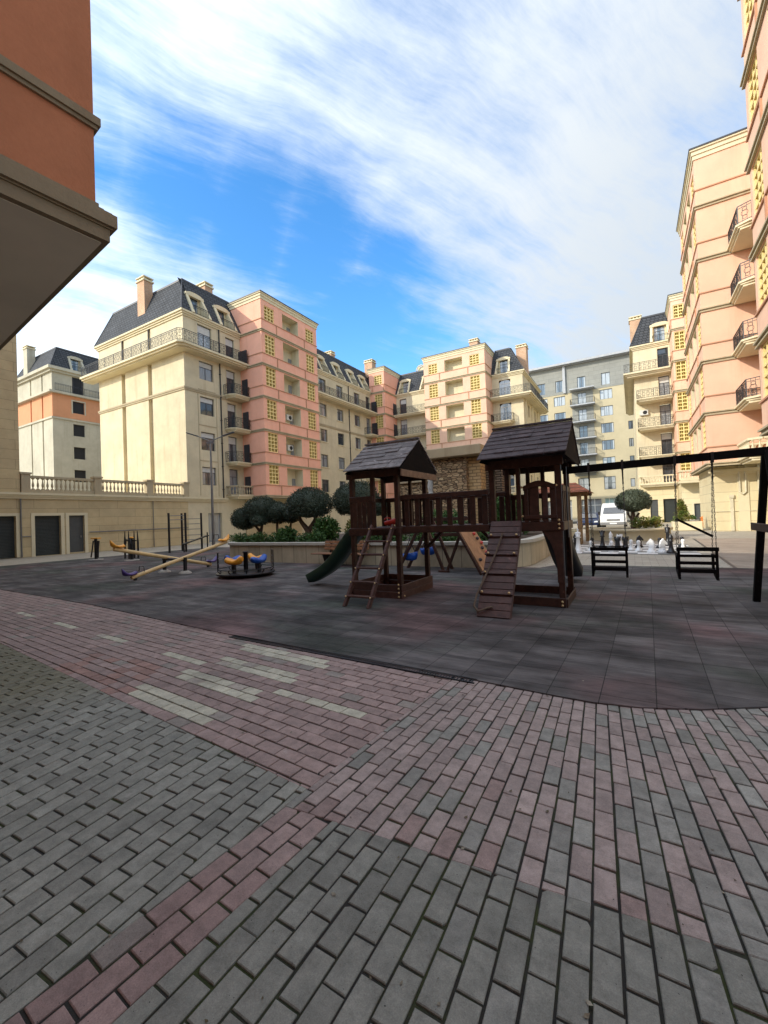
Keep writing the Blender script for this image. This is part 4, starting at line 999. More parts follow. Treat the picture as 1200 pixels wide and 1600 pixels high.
# far block behind the terrace
th=thing('apartment_block','distant pale block with orange band and empty dark windows beyond the terrace','apartment block',(-75,33,0))
F=FE(-67.7,27.2); G=FS(-79,27.2); mb=MB()
fz=[4.25,7.5,10.75,14.0,17.25,20.6]
wc=[3.2,8.0,12.5]
ops=[(c-.75,c+.75,z+.9,z+2.6) for c in (3.2,) for z in fz[:5]]+[(c-.6,c+.6,z+.2,z+2.7) for c in (8.0,12.5) for z in fz[:6]]+[(2.45,3.95,fz[5]+.2,fz[5]+2.7)]
wall(mb,F,0,18,0,fz[4],[o for o in ops if o[3]<fz[4]],.2,0); wall(mb,F,0,18,fz[4],fz[5],[o for o in ops if o[2]>fz[4] and o[3]<fz[5]],.2,1); wall(mb,F,0,18,fz[5],24,[o for o in ops if o[2]>fz[5]],.2,0)
for z0,z1,m in ((0,fz[4],0),(fz[4],fz[5],1),(fz[5],24,0)):
    ch=[(4.6,5.0,max(z0,.5),z1-.02,.25),(8.2,8.6,max(z0,.5),z1-.02,.25)]
    wall(mb,G,0,11.3,z0,z1,ch,.25,m)
    for c in ch: G.quad(mb,c[0],c[1],-.25,c[2],c[3],m)
mb.build('wall',[M['greycream'],M['orange2']],th)
for z in fz[:5]: put('hole',th,F,3.2,-.17,z+.9)
for c in (8.0,12.5):
    for z in fz: put('holedoor',th,F,c,-.17,z+.2)
put('holedoor',th,F,3.2,-.17,fz[5]+.2)
s=MB()
for FF,u1,e in ((F,18,(False,False)),(G,11.3,(True,True))):
    ledge(s,FF,0,u1,[(.15,fz[4]-.25,fz[4])],0,e); ledge(s,FF,0,u1,[(.5,fz[5]-.1,fz[5]+.2)],0,e); ledge(s,FF,0,u1,[(.3,23.4,23.7),(.6,23.7,24.1)],0,e)
s.build('cornice',M['greycream'],th); s=MB()
for z in fz[:5]:
    F.box(s,2.3,2.45,0,.06,z+.8,z+2.75); F.box(s,3.95,4.1,0,.06,z+.8,z+2.75); F.box(s,2.45,3.95,0,.06,z+2.6,z+2.75)
    s.build('window_surround',M['greycream'],th); s=MB()
r=MB(); rail_mesh(r,[F.pt(.2,.45,0)[:2],F.pt(18,.45,0)[:2]],fz[5]+.2,1,.2,False); r.build('railing',M['iron'],th)
for z in fz[1:5]: balcony(th,F,6.8,9.4,z+.1,1.2,'greycream',chr_=True)
mansard(th,-79,-67.7,27.2,46,24.1,27.4,(1.4,1.4,1.2,1.2),{'E':(3.2,8,12.5)},dm='greycream')
chimney(th,-75.5,27.6,24.1,28.6,1.3,1.0,'greycream')

# near terracotta building with the overhanging upper floors
NB=Matrix.Translation((-4.07,2.15,0))@Matrix.Rotation(math.radians(-6.0),4,'Z')
ax=NB.to_3x3()@Vector((1,0,0)); ay=NB.to_3x3()@Vector((0,1,0)); o=NB.translation
def nbp(x,y): v=NB@Vector((x,y,0)); return (v.x,v.y)
th=thing('apartment_block','terracotta building corner overhanging from above at top left with heavy stone moulding','apartment block',(-12,-8,0))
FN=Fr(nbp(-.1,-16),ay); FNN=Fr(nbp(-.1,-.1),-ax)
mb=MB()
wops=[(u-.75,u+.75,z+1.1,z+2.75) for u in (3,7) for z in FL[:1]]
wall(mb,FN,0,15.9,4.5,9.9,wops); wall(mb,FNN,0,36,4.5,9.9,[(u-.75,u+.75,z+1.1,z+2.75) for u in (9,15,21,27,33) for z in FL[:1]])
wall(mb,Fr(nbp(-36.1,-.1),-ay),0,15.9,4.6,9.9); wall(mb,Fr(nbp(-36.1,-16),ax),0,36,0,9.9)
mb.build('wall',M['orange'],th)
for u in (3,7):
    for z in FL[:1]: put('beige',th,FN,u,-.15,z+1.1)
for u in (9,15,21,27,33):
    for z in FL[:1]: put('beige',th,FNN,u,-.15,z+1.1)
s=MB()
def nring(o,z0,z1,m=0):
    s.prism([(*nbp(o,o),z0),(*nbp(-36.1-o,o),z0),(*nbp(-36.1-o,-16-o),z0),(*nbp(o,-16-o),z0)],(0,0,z1-z0),m)
nring(-.018,4.262,4.375); nring(.0,4.375,4.39); nring(.03,4.39,4.505); nring(.0,4.505,4.53); nring(-.05,4.53,4.57); nring(-.08,4.57,4.62)
nl=[(-.055,5.345,5.42),(-.075,5.31,5.345)]
for z in FL[1:2]: nl+=[(.0,z+.0,z+.12),(-.05,z-.16,z+.0),(-.055,z+1.05,z+1.12)]
for o_,z0,z1 in nl: nring(o_,z0,z1)
s.build('moulding',plaster('weathered_stone_moulding',(.27,.215,.14),.14,30,.25),th)
s=MB(); s.add([(*nbp(-.07,-.07),4.25),(*nbp(-36.1,-.07),4.25),(*nbp(-36.1,-16),4.25),(*nbp(-.07,-16),4.25)],[(0,1,2,3)],0); s.prism([(*nbp(-.075,-.075),4.251),(*nbp(-36,-.075),4.251),(*nbp(-36,-16),4.251),(*nbp(-.075,-16),4.251)],(0,0,.008)); s.build('soffit',M['soffitgrey'],th)
s=MB(); s.prism([(*nbp(-4,-2.6),-.03),(*nbp(-36,-2.6),-.03),(*nbp(-36,-16),-.03),(*nbp(-4,-16),-.03)],(0,0,4.27)); s.build('ground_floor',M['ashlar'],th)
s=MB()
a=[(.4,.4),(-36.5,.4),(-36.5,-16.4),(.4,-16.4)]; b=[(-.6,-.6),(-35,-.6),(-35,-15),(-.6,-15)]
vs=[(*nbp(*p),9.9) for p in a]+[(*nbp(*p),10.7) for p in b]
s.add(vs,[(1,0,4,5),(2,1,5,6),(3,2,6,7),(0,3,7,4),(7,6,5,4),(0,1,2,3)]); s.build('roof',M['slate'],th)
# unseen taller part shades the fountain; wing behind viewer added to darken the foreground
s=MB()
def lwall(m,x0,x1,y0,y1,z0,z1):
    P=[nbp(x0,y0),nbp(x1,y0),nbp(x1,y1),nbp(x0,y1)]
    for a,b in zip(P,P[1:]+P[:1]): m.quad((*a,z0),(*b,z0),(*b,z1),(*a,z1))
    m.add([(*p,z1) for p in P],[(0,1,2,3)])
lwall(s,-36.1,-16.5,-16,-.15,10.6,19.5); s.build('upper_wall',M['orange'],th)
s=MB(); lwall(s,.0,26,-16,-4.6,0,10.2); s.build('shade_wing',M['orange'],th)
s=MB(); lwall(s,-.2,26.3,-16.2,-4.3,10.2,10.7); s.build('shade_wing_cornice',M['cream'],th)
# ------------------------------------------------------------------ the wooden play set
ps=thing('wooden_playset','dark brown wooden play set of two gabled towers joined by a slatted bridge','play set',(-3,8,0))
def P(name,mat,build,parent=ps,bevel=.006):
    mb=MB(); build(mb); return mb.build(name,M[mat] if isinstance(mat,str) else mat,parent,bevel=bevel)
def bolts(mb,pts,r=.022):
    for p,d in pts:
        d=Vector(d); p=Vector(p); mb.tube([p,p+d*.012,p+d*.02],[r,r*.9,r*.4],8)
PW=.095
def tower(x0,x1,y0,y1,zr_eave,zr_ridge,deck,rx0,rx1,ry0,ry1,shingle,posts_h,gable):
    for x in (x0,x1):
        for y in (y0,y1): P('post','wood',lambda m:m.box(x-PW/2,x+PW/2,y-PW/2,y+PW/2,-.02,posts_h))
    def dk(m):
        n=9
        for k in range(n): a=y0-.04+(y1-y0+.08)*k/n; m.box(x0-.03,x1+.03,a+.004,a+(y1-y0+.08)/n-.004,deck-.03,deck)
    P('deck','wood',dk,bevel=.003)
    for y in (y0-PW/2-.014,y1+PW/2+.014):
        P('frame_beam','wood',lambda m:m.box(x0-.07,x1+.07,y-.014,y+.014,deck-.16,deck-.005))
        P('eave_beam','wood',lambda m:m.box(x0-.1,x1+.1,y-.015,y+.015,zr_eave-.16,zr_eave+.0))
    for x in (x0-PW/2-.014,x1+PW/2+.014): P('frame_beam','wood',lambda m:m.box(x-.014,x+.014,y0-.05,y1+.05,deck-.155,deck-.008))
    # gabled roof: boards overlapping in courses
    yc=(ry0+ry1)/2; n=7
    rf=MB(); rr=random.Random(int(x0*100))
    for s in (-1,1):
        ye=ry0 if s<0 else ry1
        for k in range(n):
            t0=k/n; t1=(k+1.22)/n
            ya,za=ye+(yc-ye)*t0, zr_eave-.02+(zr_ridge-zr_eave)*t0
            yb,zb=ye+(yc-ye)*min(t1,1), zr_eave-.02+(zr_ridge-zr_eave)*min(t1,1)
            x=rx0
            while x<rx1-.02:
                w=min(rr.uniform(.18,.5),rx1-x)
                if rx1-x-w<.1: w=rx1-x
                j_=rr.uniform(-.008,.008); up=.022+rr.uniform(0,.008)
                jj=rr.uniform(-.012,.012)
                A=[(x+.002,ya+jj*s,za+up+j_),(x+w-.002,ya+jj*s,za+up+j_),(x+w-.002,yb,zb+.008),(x+.002,yb,zb+.008)]
                B=[(a,b,c-.018) for a,b,c in A]
                rf.add(A+B,[(0,1,2,3) if s<0 else (3,2,1,0),(7,6,5,4) if s<0 else (4,5,6,7),(0,4,5,1),(1,5,6,2),(2,6,7,3),(3,7,4,0)])
                x+=w
    rf.beam((rx0,yc,zr_ridge+.015),(rx1,yc,zr_ridge+.015),.1,.03)
    ro=rf.build('roof',M[shingle],ps)
    for x in gable:
        def gb(m):
            nb=8
            for k in range(nb):
                z0=zr_eave-.06+(zr_ridge-zr_eave)*k/nb; z1=zr_eave-.06+(zr_ridge-zr_eave)*(k+1)/nb
                w0=(1-k/nb)*(ry1-ry0)/2-.015; w1=(1-(k+1)/nb)*(ry1-ry0)/2-.015
                m.prism([(x,yc-w0,z0+.001),(x,yc+w0,z0+.001),(x,yc+max(w1,.01),z1),(x,yc-max(w1,.01),z1)],(.018,0,0))
        P('gable_board','woodblack',gb,bevel=0)
# tower one (ladder, sandbox, green slide)
tower(-5.10,-4.02,7.42,8.72,2.60,3.25,1.42,-5.13,-3.80,7.14,8.98,'shingle',2.60,(-3.835,-5.10))
P('gable_beam',wood('pale_brown_beam',(.26,.15,.09),(.30,.18,.11),.6,.3),lambda m:m.box(-3.832,-3.80,7.22,8.90,2.41,2.545))
P('guard_board','wood',lambda m:[m.box(-5.14,-4.56,7.345,7.367,1.95,2.07)]+[m.box(-5.06+k*.115,-4.955+k*.115,7.35,7.372,1.28,1.95) for k in range(5)]+[m.box(-4.63,-4.54,7.372,7.44,1.42,2.6)])
P('guard_rail','wood',lambda m:[m.box(-5.1,-4.02,8.775,8.80,1.98,2.08)]+[m.box(-5.05+k*.2,-4.95+k*.2,8.775,8.80,1.42,1.98) for k in range(6)]+[m.box(-5.175,-5.15,7.9,8.72,1.98,2.08)])
P('entry_post','wood',lambda m:[m.box(-4.42,-4.35,8.68,8.75,1.42,2.6)])
def ladder(m):
    a0,a1=Vector((-4.64,6.36,0)),Vector((-4.56,7.30,1.46)); b0,b1=Vector((-4.12,6.36,0)),Vector((-4.07,7.30,1.46))
    m.beam(a0,a1,.045,.1,(0,1,0)); m.beam(b0,b1,.045,.1,(0,1,0))
    for k in range(6):
        t=.13+k*.166; p=a0.lerp(a1,t); q=b0.lerp(b1,t); m.box(p.x-.05,q.x+.05,p.y-.06,p.y+.05,p.z-.018,p.z+.018)
lad=P('ladder','woodred',ladder)
P('bolt','bolt',lambda m:bolts(m,[((-4.64+.08*(.13+k*.166)-.01,6.36+.94*(.13+k*.166)-.065,1.46*(.13+k*.166)),(0,-1,0)) for k in range(6)]+[((-4.12+.05*(.13+k*.166)+.01,6.36+.94*(.13+k*.166)-.065,1.46*(.13+k*.166)),(0,-1,0)) for k in range(6)],.016),lad,0)
def sandbox(m):
    for k in range(2):
        z0=.0+k*.145; m.box(-5.1,-4.0,7.33,7.36,z0,z0+.14); m.box(-5.1,-4.0,8.78,8.81,z0,z0+.14); m.box(-3.97,-3.945,7.33,8.81,z0,z0+.14); m.box(-5.18,-5.15,7.33,8.81,z0,z0+.14)
sb=P('sandbox','woodred',sandbox)
P('bolt','bolt',lambda m:bolts(m,[((-4.02,7.33,.05+k*.08),(0,-1,0)) for k in range(4)]+[((-3.945,7.42,.06),(1,0,0))]),sb,0)
def slide_mesh(m,path,w,side):
    # U-shaped chute: swept cross-section
    rings=[]
    for i,p in enumerate(path):
        p=Vector(p); d=(Vector(path[min(i+1,len(path)-1)])-Vector(path[max(i-1,0)])).normalized()
        s=d.cross(Vector((0,0,1))).normalized(); n=s.cross(d).normalized()
        cs=[(-w/2,.17),(-w/2+.03,.19),(-w/2+.05,.17),(-w/2+.07,.03),(-w/4,0),(w/4,0),(w/2-.07,.03),(w/2-.05,.17),(w/2-.03,.19),(w/2,.17),(w/2-.02,-.03),(0,-.05),(-w/2+.02,-.03)]
        rings.append([p+s*a+n*b for a,b in cs])
    m.loft(rings)
def spath(f,n=14):
    return [f(k/n) for k in range(n+1)]
def sl1(t):
    z=1.28*(1-t)**1.15*(1+.16*math.sin(PI*2*t))+.11
    return (-5.15-1.85*t,8.22+.12*t,z)
P('slide','green',lambda m:slide_mesh(m,spath(sl1),.46,1),bevel=0)
def sl2(t): return (-1.42+.12*t,8.72+2.15*t,1.35*(1-t)**1.05*(1+.10*math.sin(2*PI*t))+.11)
P('slide','black',lambda m:slide_mesh(m,spath(sl2),.5,1),bevel=0)
# toy telescope in red plastic
def scope(m):
    m.tube([(-4.43,7.62,1.50),(-4.30,7.62,1.52),(-4.12,7.62,1.55)],[.05,.06,.075],10); m.tube([(-4.3,7.62,1.42),(-4.3,7.62,1.52)],.02,6); m.tube([(-4.45,7.6,1.58),(-4.38,7.6,1.62),(-4.3,7.6,1.6)],.014,6)
P('toy_telescope','red',scope,bevel=0)
# bridge
P('bridge_deck','wood',lambda m:[m.box(-3.96+k*.125,-3.85+k*.125,7.5,8.66,1.40,1.425) for k in range(14)])
for y in (7.47,8.62):
    def brail(m):
        m.box(-3.97,-2.2,y-.022,y+.022,1.96,2.05); m.box(-3.97,-2.2,y-.022,y+.022,1.30,1.43)
        for k in range(8): x=-3.86+k*.225; m.box(x-.052,x+.052,y+.022,y+.042,1.43,1.96)
    P('bridge_rail','wood',brail)
for xa,xb in ((-3.95,-3.5),(-2.3,-2.7)): P('bridge_support','wood',lambda m:m.beam((xa,8.5,.9),(xb,8.5,1.32),.09,.06))
# tower two (ramp, arch, black slide)
tower(-2.17,-1.06,7.62,8.70,2.55,3.22,1.45,-2.27,-.85,7.07,9.22,'shingle2',2.52,(-.885,-2.23))
P('guard_board','wood',lambda m:[m.box(-1.61,-1.542,7.552,7.574,1.45,2.08),m.box(-1.522,-1.365,7.552,7.574,1.45,2.08)])
P('guard_board','woodred',lambda m:[m.box(-1.31,-1.222,7.552,7.574,1.45,2.08)])
P('guard_board','wood',lambda m:[m.box(-1.188,-1.09,7.552,7.574,1.45,2.08)])
def archp(m):
    top=[(-1.62+.53*k/12,7.53,2.06+.09*math.sin(PI*k/12)) for k in range(13)]
    bot=[(-1.09-.53*k/12,7.53,1.985+.06*math.sin(PI*k/12)) for k in range(13)]
    m.prism(top+bot,(0,.02,0))
P('arched_panel','wood',archp)
P('guard_rail','wood',lambda m:m.box(-1.62,-1.08,7.528,7.55,1.50,1.56))
P('guard_rail','wood',lambda m:[m.box(-2.17,-1.06,8.755,8.78,1.88,1.98),m.box(-1.02,-.995,7.66,8.7,1.96,2.06)]+[m.box(-2.12+k*.21,-2.04+k*.21,8.755,8.78,1.45,1.9) for k in range(2)]+[m.box(-1.3,-1.15,8.755,8.78,1.45,1.9)]+[m.box(-1.02,-.995,7.72+k*.2,7.80+k*.2,1.45,1.96) for k in range(5)])
for xa,ya in ((-1.80,8.66),(-1.52,8.66),(-1.74,7.56)): P('inner_post','wood',lambda m:m.box(xa,xa+.07,ya,ya+.07,1.45,2.55))
def archb(m):
    outer=[(-1.35,7.56,1.30),(-1.02,7.56,1.30),(-1.02,7.56,.42)]
    cur=[(-1.12-.0+.0,7.56,.42)]+[(-1.12-.21*(k/8)**3.2,7.56,.42+.86*(k/8)) for k in range(1,9)]
    m.prism(outer+cur,(0,.035,0))
P('arch_brace','wood',archb)
P('arch_brace','wood',lambda m:m.prism([(-1.04,8.66,1.3),(-1.04,8.2,1.3)]+[(-1.04,8.2+.38*math.sin(PI/2*k/8),1.3-.86*(1-math.cos(PI/2*k/8))) for k in range(1,9)]+[(-1.04,8.66,.42)],(.03,0,0)))
P('base_rail','wood',lambda m:[m.box(-2.2,-1.0,7.545,7.575,.02,.17),m.box(-2.2,-1.0,8.745,8.775,.02,.17),m.box(-1.01,-.98,7.6,8.75,.0,.15),m.box(-2.25,-2.22,7.6,8.75,.0,.15)])
P('bolt','bolt',lambda m:bolts(m,[((-1.06,7.545,z),(0,-1,0)) for z in (.05,.11,1.33,1.40,1.47)]+[((-2.17,7.545,1.42),(0,-1,0)),((-1.64,7.545,1.55),(0,-1,0)),((-1.64,7.545,2.05),(0,-1,0)),((-1.08,7.545,2.05),(0,-1,0))]),bevel=0)
def ramp_(m):
    a=Vector((0,6.46,.015)); b=Vector((0,7.52,1.47)); n=15
    for k in range(n):
        p=a.lerp(b,k/n); q=a.lerp(b,(k+1)/n-.004); u=Vector((0,-(b-a).z,(b-a).y)).normalized()
        sx=-2.17-.01*k/n; ex=-1.66+.0*k/n
        m.prism([(sx,p.y,p.z),(ex,p.y,p.z),(ex,q.y,q.z),(sx,q.y,q.z)],tuple(u*.025))
    for k in range(1,5):
        p=a.lerp(b,k/5+.02); u=Vector((0,-(b-a).z,(b-a).y)).normalized(); c=p+u*.025
        d=(b-a).normalized()*.022
        m.prism([tuple(c-d+Vector((-2.19,0,0))),tuple(c-d+Vector((-1.64,0,0))),tuple(c+d+Vector((-1.64,0,0))),tuple(c+d+Vector((-2.19,0,0)))],tuple(u*.03))
    for x in (-2.15,-1.68): m.beam((x,6.50,.0),(x,7.54,1.42),.05,.07,(0,0,1))
rp=P('climbing_ramp','woodred',ramp_,bevel=.004)
def rope_(m):
    pts=[]
    key=[(-1.93,7.30,1.26),(-2.0,7.1,.95),(-2.1,6.85,.62),(-2.2,6.62,.32),(-2.215,6.5,.16),(-2.14,6.46,.085),(-2.03,6.50,.13),(-1.94,6.53,.16)]
    for i in range(len(key)-1):
        p0,p1=Vector(key[i]),Vector(key[i+1])
        for k in range(4): pts.append(p0.lerp(p1,k/4)+Vector((0,-.02,.015)))
    m.tube(pts+[Vector(key[-1])],.017,6)
P('climbing_rope','rope',rope_,rp,0)
P('bolt','bolt',lambda m:bolts(m,[((x,6.46+1.06*(k/5+.02)-.05,.015+1.455*(k/5+.02)+.04),(0,-.8,.6)) for k in range(1,5) for x in (-2.13,-1.70)]),rp,0)
# bare metal strips and bright edge
P('metal_strip','steel',lambda m:[m.tube([(-1.005,7.58,.3),(-1.005,7.575,2.45)],.008,6),m.tube([(-.985,8.1,1.15),(-.985,8.1,2.4)],.01,6)],bevel=0)
# swing beam and A-frame
P('swing_beam','woodblack',lambda m:m.beam((-1.05,8.15,2.33),(1.85,8.15,2.38),.09,.12),bevel=.006)
P('swing_leg','woodblack',lambda m:m.beam((1.72,8.22,2.36),(1.70,9.12,0),.09,.09,(1,0,0)))
P('swing_leg','woodblack',lambda m:m.beam((1.72,8.08,2.36),(1.70,7.18,0),.09,.09,(1,0,0)))
P('cross_brace','wood',lambda m:m.beam((1.64,8.86,1.26),(1.64,7.38,1.26),.03,.12,(0,0,1)))
# bench swings
def swing(x0,x1,label,bar):
    th=thing('bench_swing',label,'swing',((x0+x1)/2,8.15,.46),'wooden bench swings on the beam')
    y=8.15
    def seat(m):
        for k in range(4): m.box(x0+.03,x1-.03,y+.05+k*.09,y+.13+k*.09,.585,.605)
    def back(m):
        for z,h in ((.575,.06),(.705,.05),(.82,.04)): m.box(x0+.025,x1-.025,y-.02,y,z,z+h)
        m.box(x0-.01,x1+.01,y-.03,y+.005,.915,.975)
    def side(s):
        x=x0 if s<0 else x1-.035
        def f(m):
            m.box(x,x+.035,y-.012,y+.03,.52,.95); m.prism([(x,y-.03,.47),(x,y+.03,.53),(x,y+.42,.60),(x,y+.42,.56),(x,y+.04,.47)],(.035,0,0)); m.box(x,x+.035,y+.36,y+.42,.58,.82); m.box(x,x+.035,y-.01,y+.45,.80,.84)
        return f
    P('seat','woodblack',seat,th,.003); P('backrest','woodblack',back,th,.003); P('side_frame','woodblack',side(-1),th,.003); P('side_frame','woodblack',side(1),th,.003)
    zb=2.30
    for x in (x0+.02,x1-.02):
        def ch(m):
            for yy in (y,y+.40):
                a=Vector((x,y+.03,zb)); b=Vector((x,yy,.84 if yy>y else .96)); L=(b-a).length; n=int(L/.045); d=(b-a)/L
                s1=d.cross(Vector((0,1,0))).normalized(); s2=d.cross(s1)
                for k in range(n):
                    c=a+d*(k+.5)*L/n; s=s1 if k%2 else s2
                    m.tube([c+d*.03*math.cos(2*PI*i/6)+s*.009*math.sin(2*PI*i/6) for i in range(6)],.0035,4,closed=True)
        P('chain','chain',ch,th,0)
        P('hanger','blacksteel',lambda m:[m.box(x-.018,x+.018,y-.052,y+.052,2.27,2.43),m.tube([(x,y+.02,2.3),(x,y+.03,2.1),(x,y+.03,2.0)],[.014,.011,.006],6)],th,0)
    P('lap_bar','woodblack',bar,th,.003)
    return th
swing(-.65,-.10,'dark wooden bench swing hanging next to the tower',lambda m:m.box(-.60,-.15,8.52,8.55,.95,.97))
swing(.585,1.10,'dark wooden bench swing nearer the A-frame with a crooked slanting lap bar',lambda m:m.beam((.60,8.30,1.42),(1.07,8.34,1.13),.035,.035))

# ------------------------------------------------------------------ small climbing frame and baby swings behind
cf=thing('climbing_frame','low dark wooden climbing frame with a sloping holds board in front of the planter','climbing frame',(-4.8,11.6,0))
for y in (11.35,12.0):
    P('leg','wood',lambda m:m.beam((-6.22,y,0),(-5.35,y,1.5),.08,.08,(0,1,0)),cf)
    P('leg','wood',lambda m:m.beam((-4.72,y,0),(-5.30,y,1.5),.08,.08,(0,1,0)),cf)
P('beam','wood',lambda m:m.beam((-6.2,11.65,1.52),(-3.95,11.65,1.52),.1,.1),cf)
P('cross_bar','wood',lambda m:[m.beam((-4.95,11.3,1.08),(-4.1,11.3,1.08),.07,.1)],cf)
P('leg','wood',lambda m:m.beam((-4.62,11.3,0),(-4.13,11.3,1.2),.07,.07,(0,1,0)),cf)
P('foot_rail','wood',lambda m:m.box(-4.86,-4.55,11.25,11.35,0,.07),cf)
def cb(m): m.prism([(-4.16,11.0,1.27),(-3.50,11.0,.10),(-3.50,12.25,.10),(-4.16,12.25,1.27)],(.03,0,.02))
cbo=P('climbing_board','climb',cb,cf)
P('leg','wood',lambda m:m.beam((-4.22,10.97,1.36),(-3.5,10.97,.02),.07,.09,(0,1,0)),cf)
rr=random.Random(5)
for k in range(8):
    t=.1+.8*(k/7); yy=11.15+.95*rr.random(); c=(-4.16+.66*t+.04,yy,1.27-1.17*t+.04)
    P('climbing_hold','red' if k%2 else 'shingle2',lambda m:m.tube([Vector(c),Vector(c)+Vector((.035,0,.02)),Vector(c)+Vector((.055,0,.032))],[.05,.045,.02],8),cbo,0)
def baby(x,y,z,label):
    th=thing('baby_swing',label,'swing',(x,y,z),'blue baby swings')
    def tub(m):
        rings=[]
        for zz,r in ((0,.12),(.03,.165),(.10,.19),(.2,.2),(.2,.175),(.06,.14)):
            rings.append([(x+r*1.25*math.cos(2*PI*k/16),y+r*math.sin(2*PI*k/16),z+zz+(.06*max(0,math.cos(2*PI*k/16)) if zz>.15 else 0)) for k in range(16)])
        m.loft(rings)
    P('seat','blue',tub,th,0)
    P('hanger','black',lambda m:[m.tube([(x+sx*.2,y,z+.2),(x,y,z+.62)],.012,6) for sx in (-1,1)]+[m.tube([(x,y,z+.62),(x,y,1.48)],.008,6)],th,0)
baby(-5.92,11.6,.30,'blue plastic baby swing seat nearer the green slide')
baby(-5.36,11.7,.46,'blue plastic baby swing seat nearer the climbing board, hanging higher')

# ------------------------------------------------------------------ double seesaw
ss=thing('seesaw','double seesaw of two crossed cream beams with yellow and purple seats','seesaw',(-13.5,8.9,0))
P('support','blacksteel',lambda m:[m.tube([(x,8.9,0),(x,8.9,.55)],.06,10) for x in (-14.15,-13.0)]+[m.tube([(-14.2,8.9,.47),(-12.95,8.9,.47)],.05,10)],ss,0)
P('footing','concrete',lambda m:[m.lathe([(.2,0),(.19,.04),(.1,.09),(0,.09)],(x,8.9,.012),14) for x in (-14.15,-13.0)],ss,0)
def sseat(m,c,d,col):
    c=Vector(c); d=Vector(d).normalized(); s=Vector((1,0,0))
    rings=[]
    for t,w,h0,h1 in ((-.22,.05,.05,.10),(-.16,.10,.02,.16),(-.05,.13,.0,.11),(.08,.14,.0,.10),(.18,.13,.0,.15),(.27,.08,.03,.27),(.31,.03,.12,.30)):
        rings.append([c+d*t*.85+s*w*math.cos(2*PI*k/12)+Vector((0,0,(h0+h1*.8)/2+(h1*.8-h0)/2*math.sin(2*PI*k/12))) for k in range(12)])
    m.loft(rings)
for x,lo,hi,cl in ((-13.05,-1,1,0),(-13.98,1,-1,1)):
    a=Vector((x,8.9+lo*1.75,.10)); b=Vector((x,8.9+hi*1.75,.96))
    pl=P('plank','plank',lambda m:m.tube([a,b],.062,10),ss,0)
    P('seat','purple',lambda m:sseat(m,a+Vector((0,0,.07)),(0,lo,.0),0),pl,0)
    P('seat','yellow',lambda m:sseat(m,b+Vector((0,-.16*hi,.02)),(0,hi,.12),0),pl,0)
    for p in (a+Vector((0,-lo*.32,.06)),b+Vector((0,-hi*.45,.03))): P('handle','blacksteel',lambda m:m.tube([p+Vector((-.14,0,.1)),p+Vector((-.12,0,.25)),p+Vector((.12,0,.25)),p+Vector((.14,0,.1))],.013,6),pl,0)
    P('bumper','black',lambda m:m.lathe([(.05,0),(.06,.06),(.03,.1)],(a.x,a.y-lo*.12,.0),10),pl,0)

# ------------------------------------------------------------------ merry-go-round
cx,cy,cr=-10.25,9.05,.86
mg=thing('merry_go_round','small merry-go-round with orange and blue saddle seats inside black rails','merry-go-round',(cx,cy,0))
P('platform','blacksteel',lambda m:m.lathe([(.2,.012),(.3,.05),(cr-.12,.07),(cr,.10),(cr,.14),(cr-.02,.15),(0,.15)],(cx,cy,0),32),mg,0)
P('post','blacksteel',lambda m:m.lathe([(.07,.15),(.065,.72),(.09,.72),(.09,.76),(0,.76)],(cx,cy,0),14),mg,0)
def rails(m):
    n=10; pts=[(cx+cr*.97*math.cos(2*PI*k/n+.55),cy+cr*.97*math.sin(2*PI*k/n+.55)) for k in range(n)]
    vd=Vector((-cx,-cy)).normalized()
    side=[abs((Vector(p)-Vector((cx,cy))).normalized().dot(vd))<.75 for p in pts]
    for k in range(n):
        a=pts[k]; b=pts[(k+1)%n]; tall=side[k] and side[(k+1)%n]
        for z in ((.26,.42,.58,.76) if tall else (.26,)): m.tube([(a[0],a[1],z),(b[0],b[1],z)],.013,6)
        m.tube([(cx+(a[0]-cx)*.88,cy+(a[1]-cy)*.88,.13),(a[0],a[1],.22),(a[0],a[1],.76 if side[k] else .27)],.015,6)
P('rail','blacksteel',rails,mg,0)
def saddle(m,c,ang):
    c=Vector(c); d=Vector((math.cos(ang),math.sin(ang),0)); s=Vector((-d.y,d.x,0)); rings=[]
    for t,w,h0,h1 in ((-.3,.04,.10,.16),(-.25,.11,.03,.20),(-.12,.14,.0,.17),(.02,.12,.0,.13),(.14,.13,.0,.17),(.23,.10,.02,.24),(.3,.05,.1,.22)):
        rings.append([c+d*t*1.05+s*w*1.05*math.cos(2*PI*k/12)+Vector((0,0,1.1*((h0+h1)/2+(h1-h0)/2*math.sin(2*PI*k/12)))) for k in range(12)])
    m.loft(rings)
vx=math.atan2(-cy,-cx)
for k,colr in enumerate(('yellow','blue','yellow','blue')):
    a=vx-.72+k*2*PI/4; r=.50
    c=(cx+r*math.cos(a),cy+r*math.sin(a),.40)
    so=P('seat',colr,lambda m:saddle(m,c,a+PI/2),mg,0)
    P('seat_post','blacksteel',lambda m:m.tube([(c[0],c[1],.14),(c[0],c[1],.46)],.055,10),so,0)

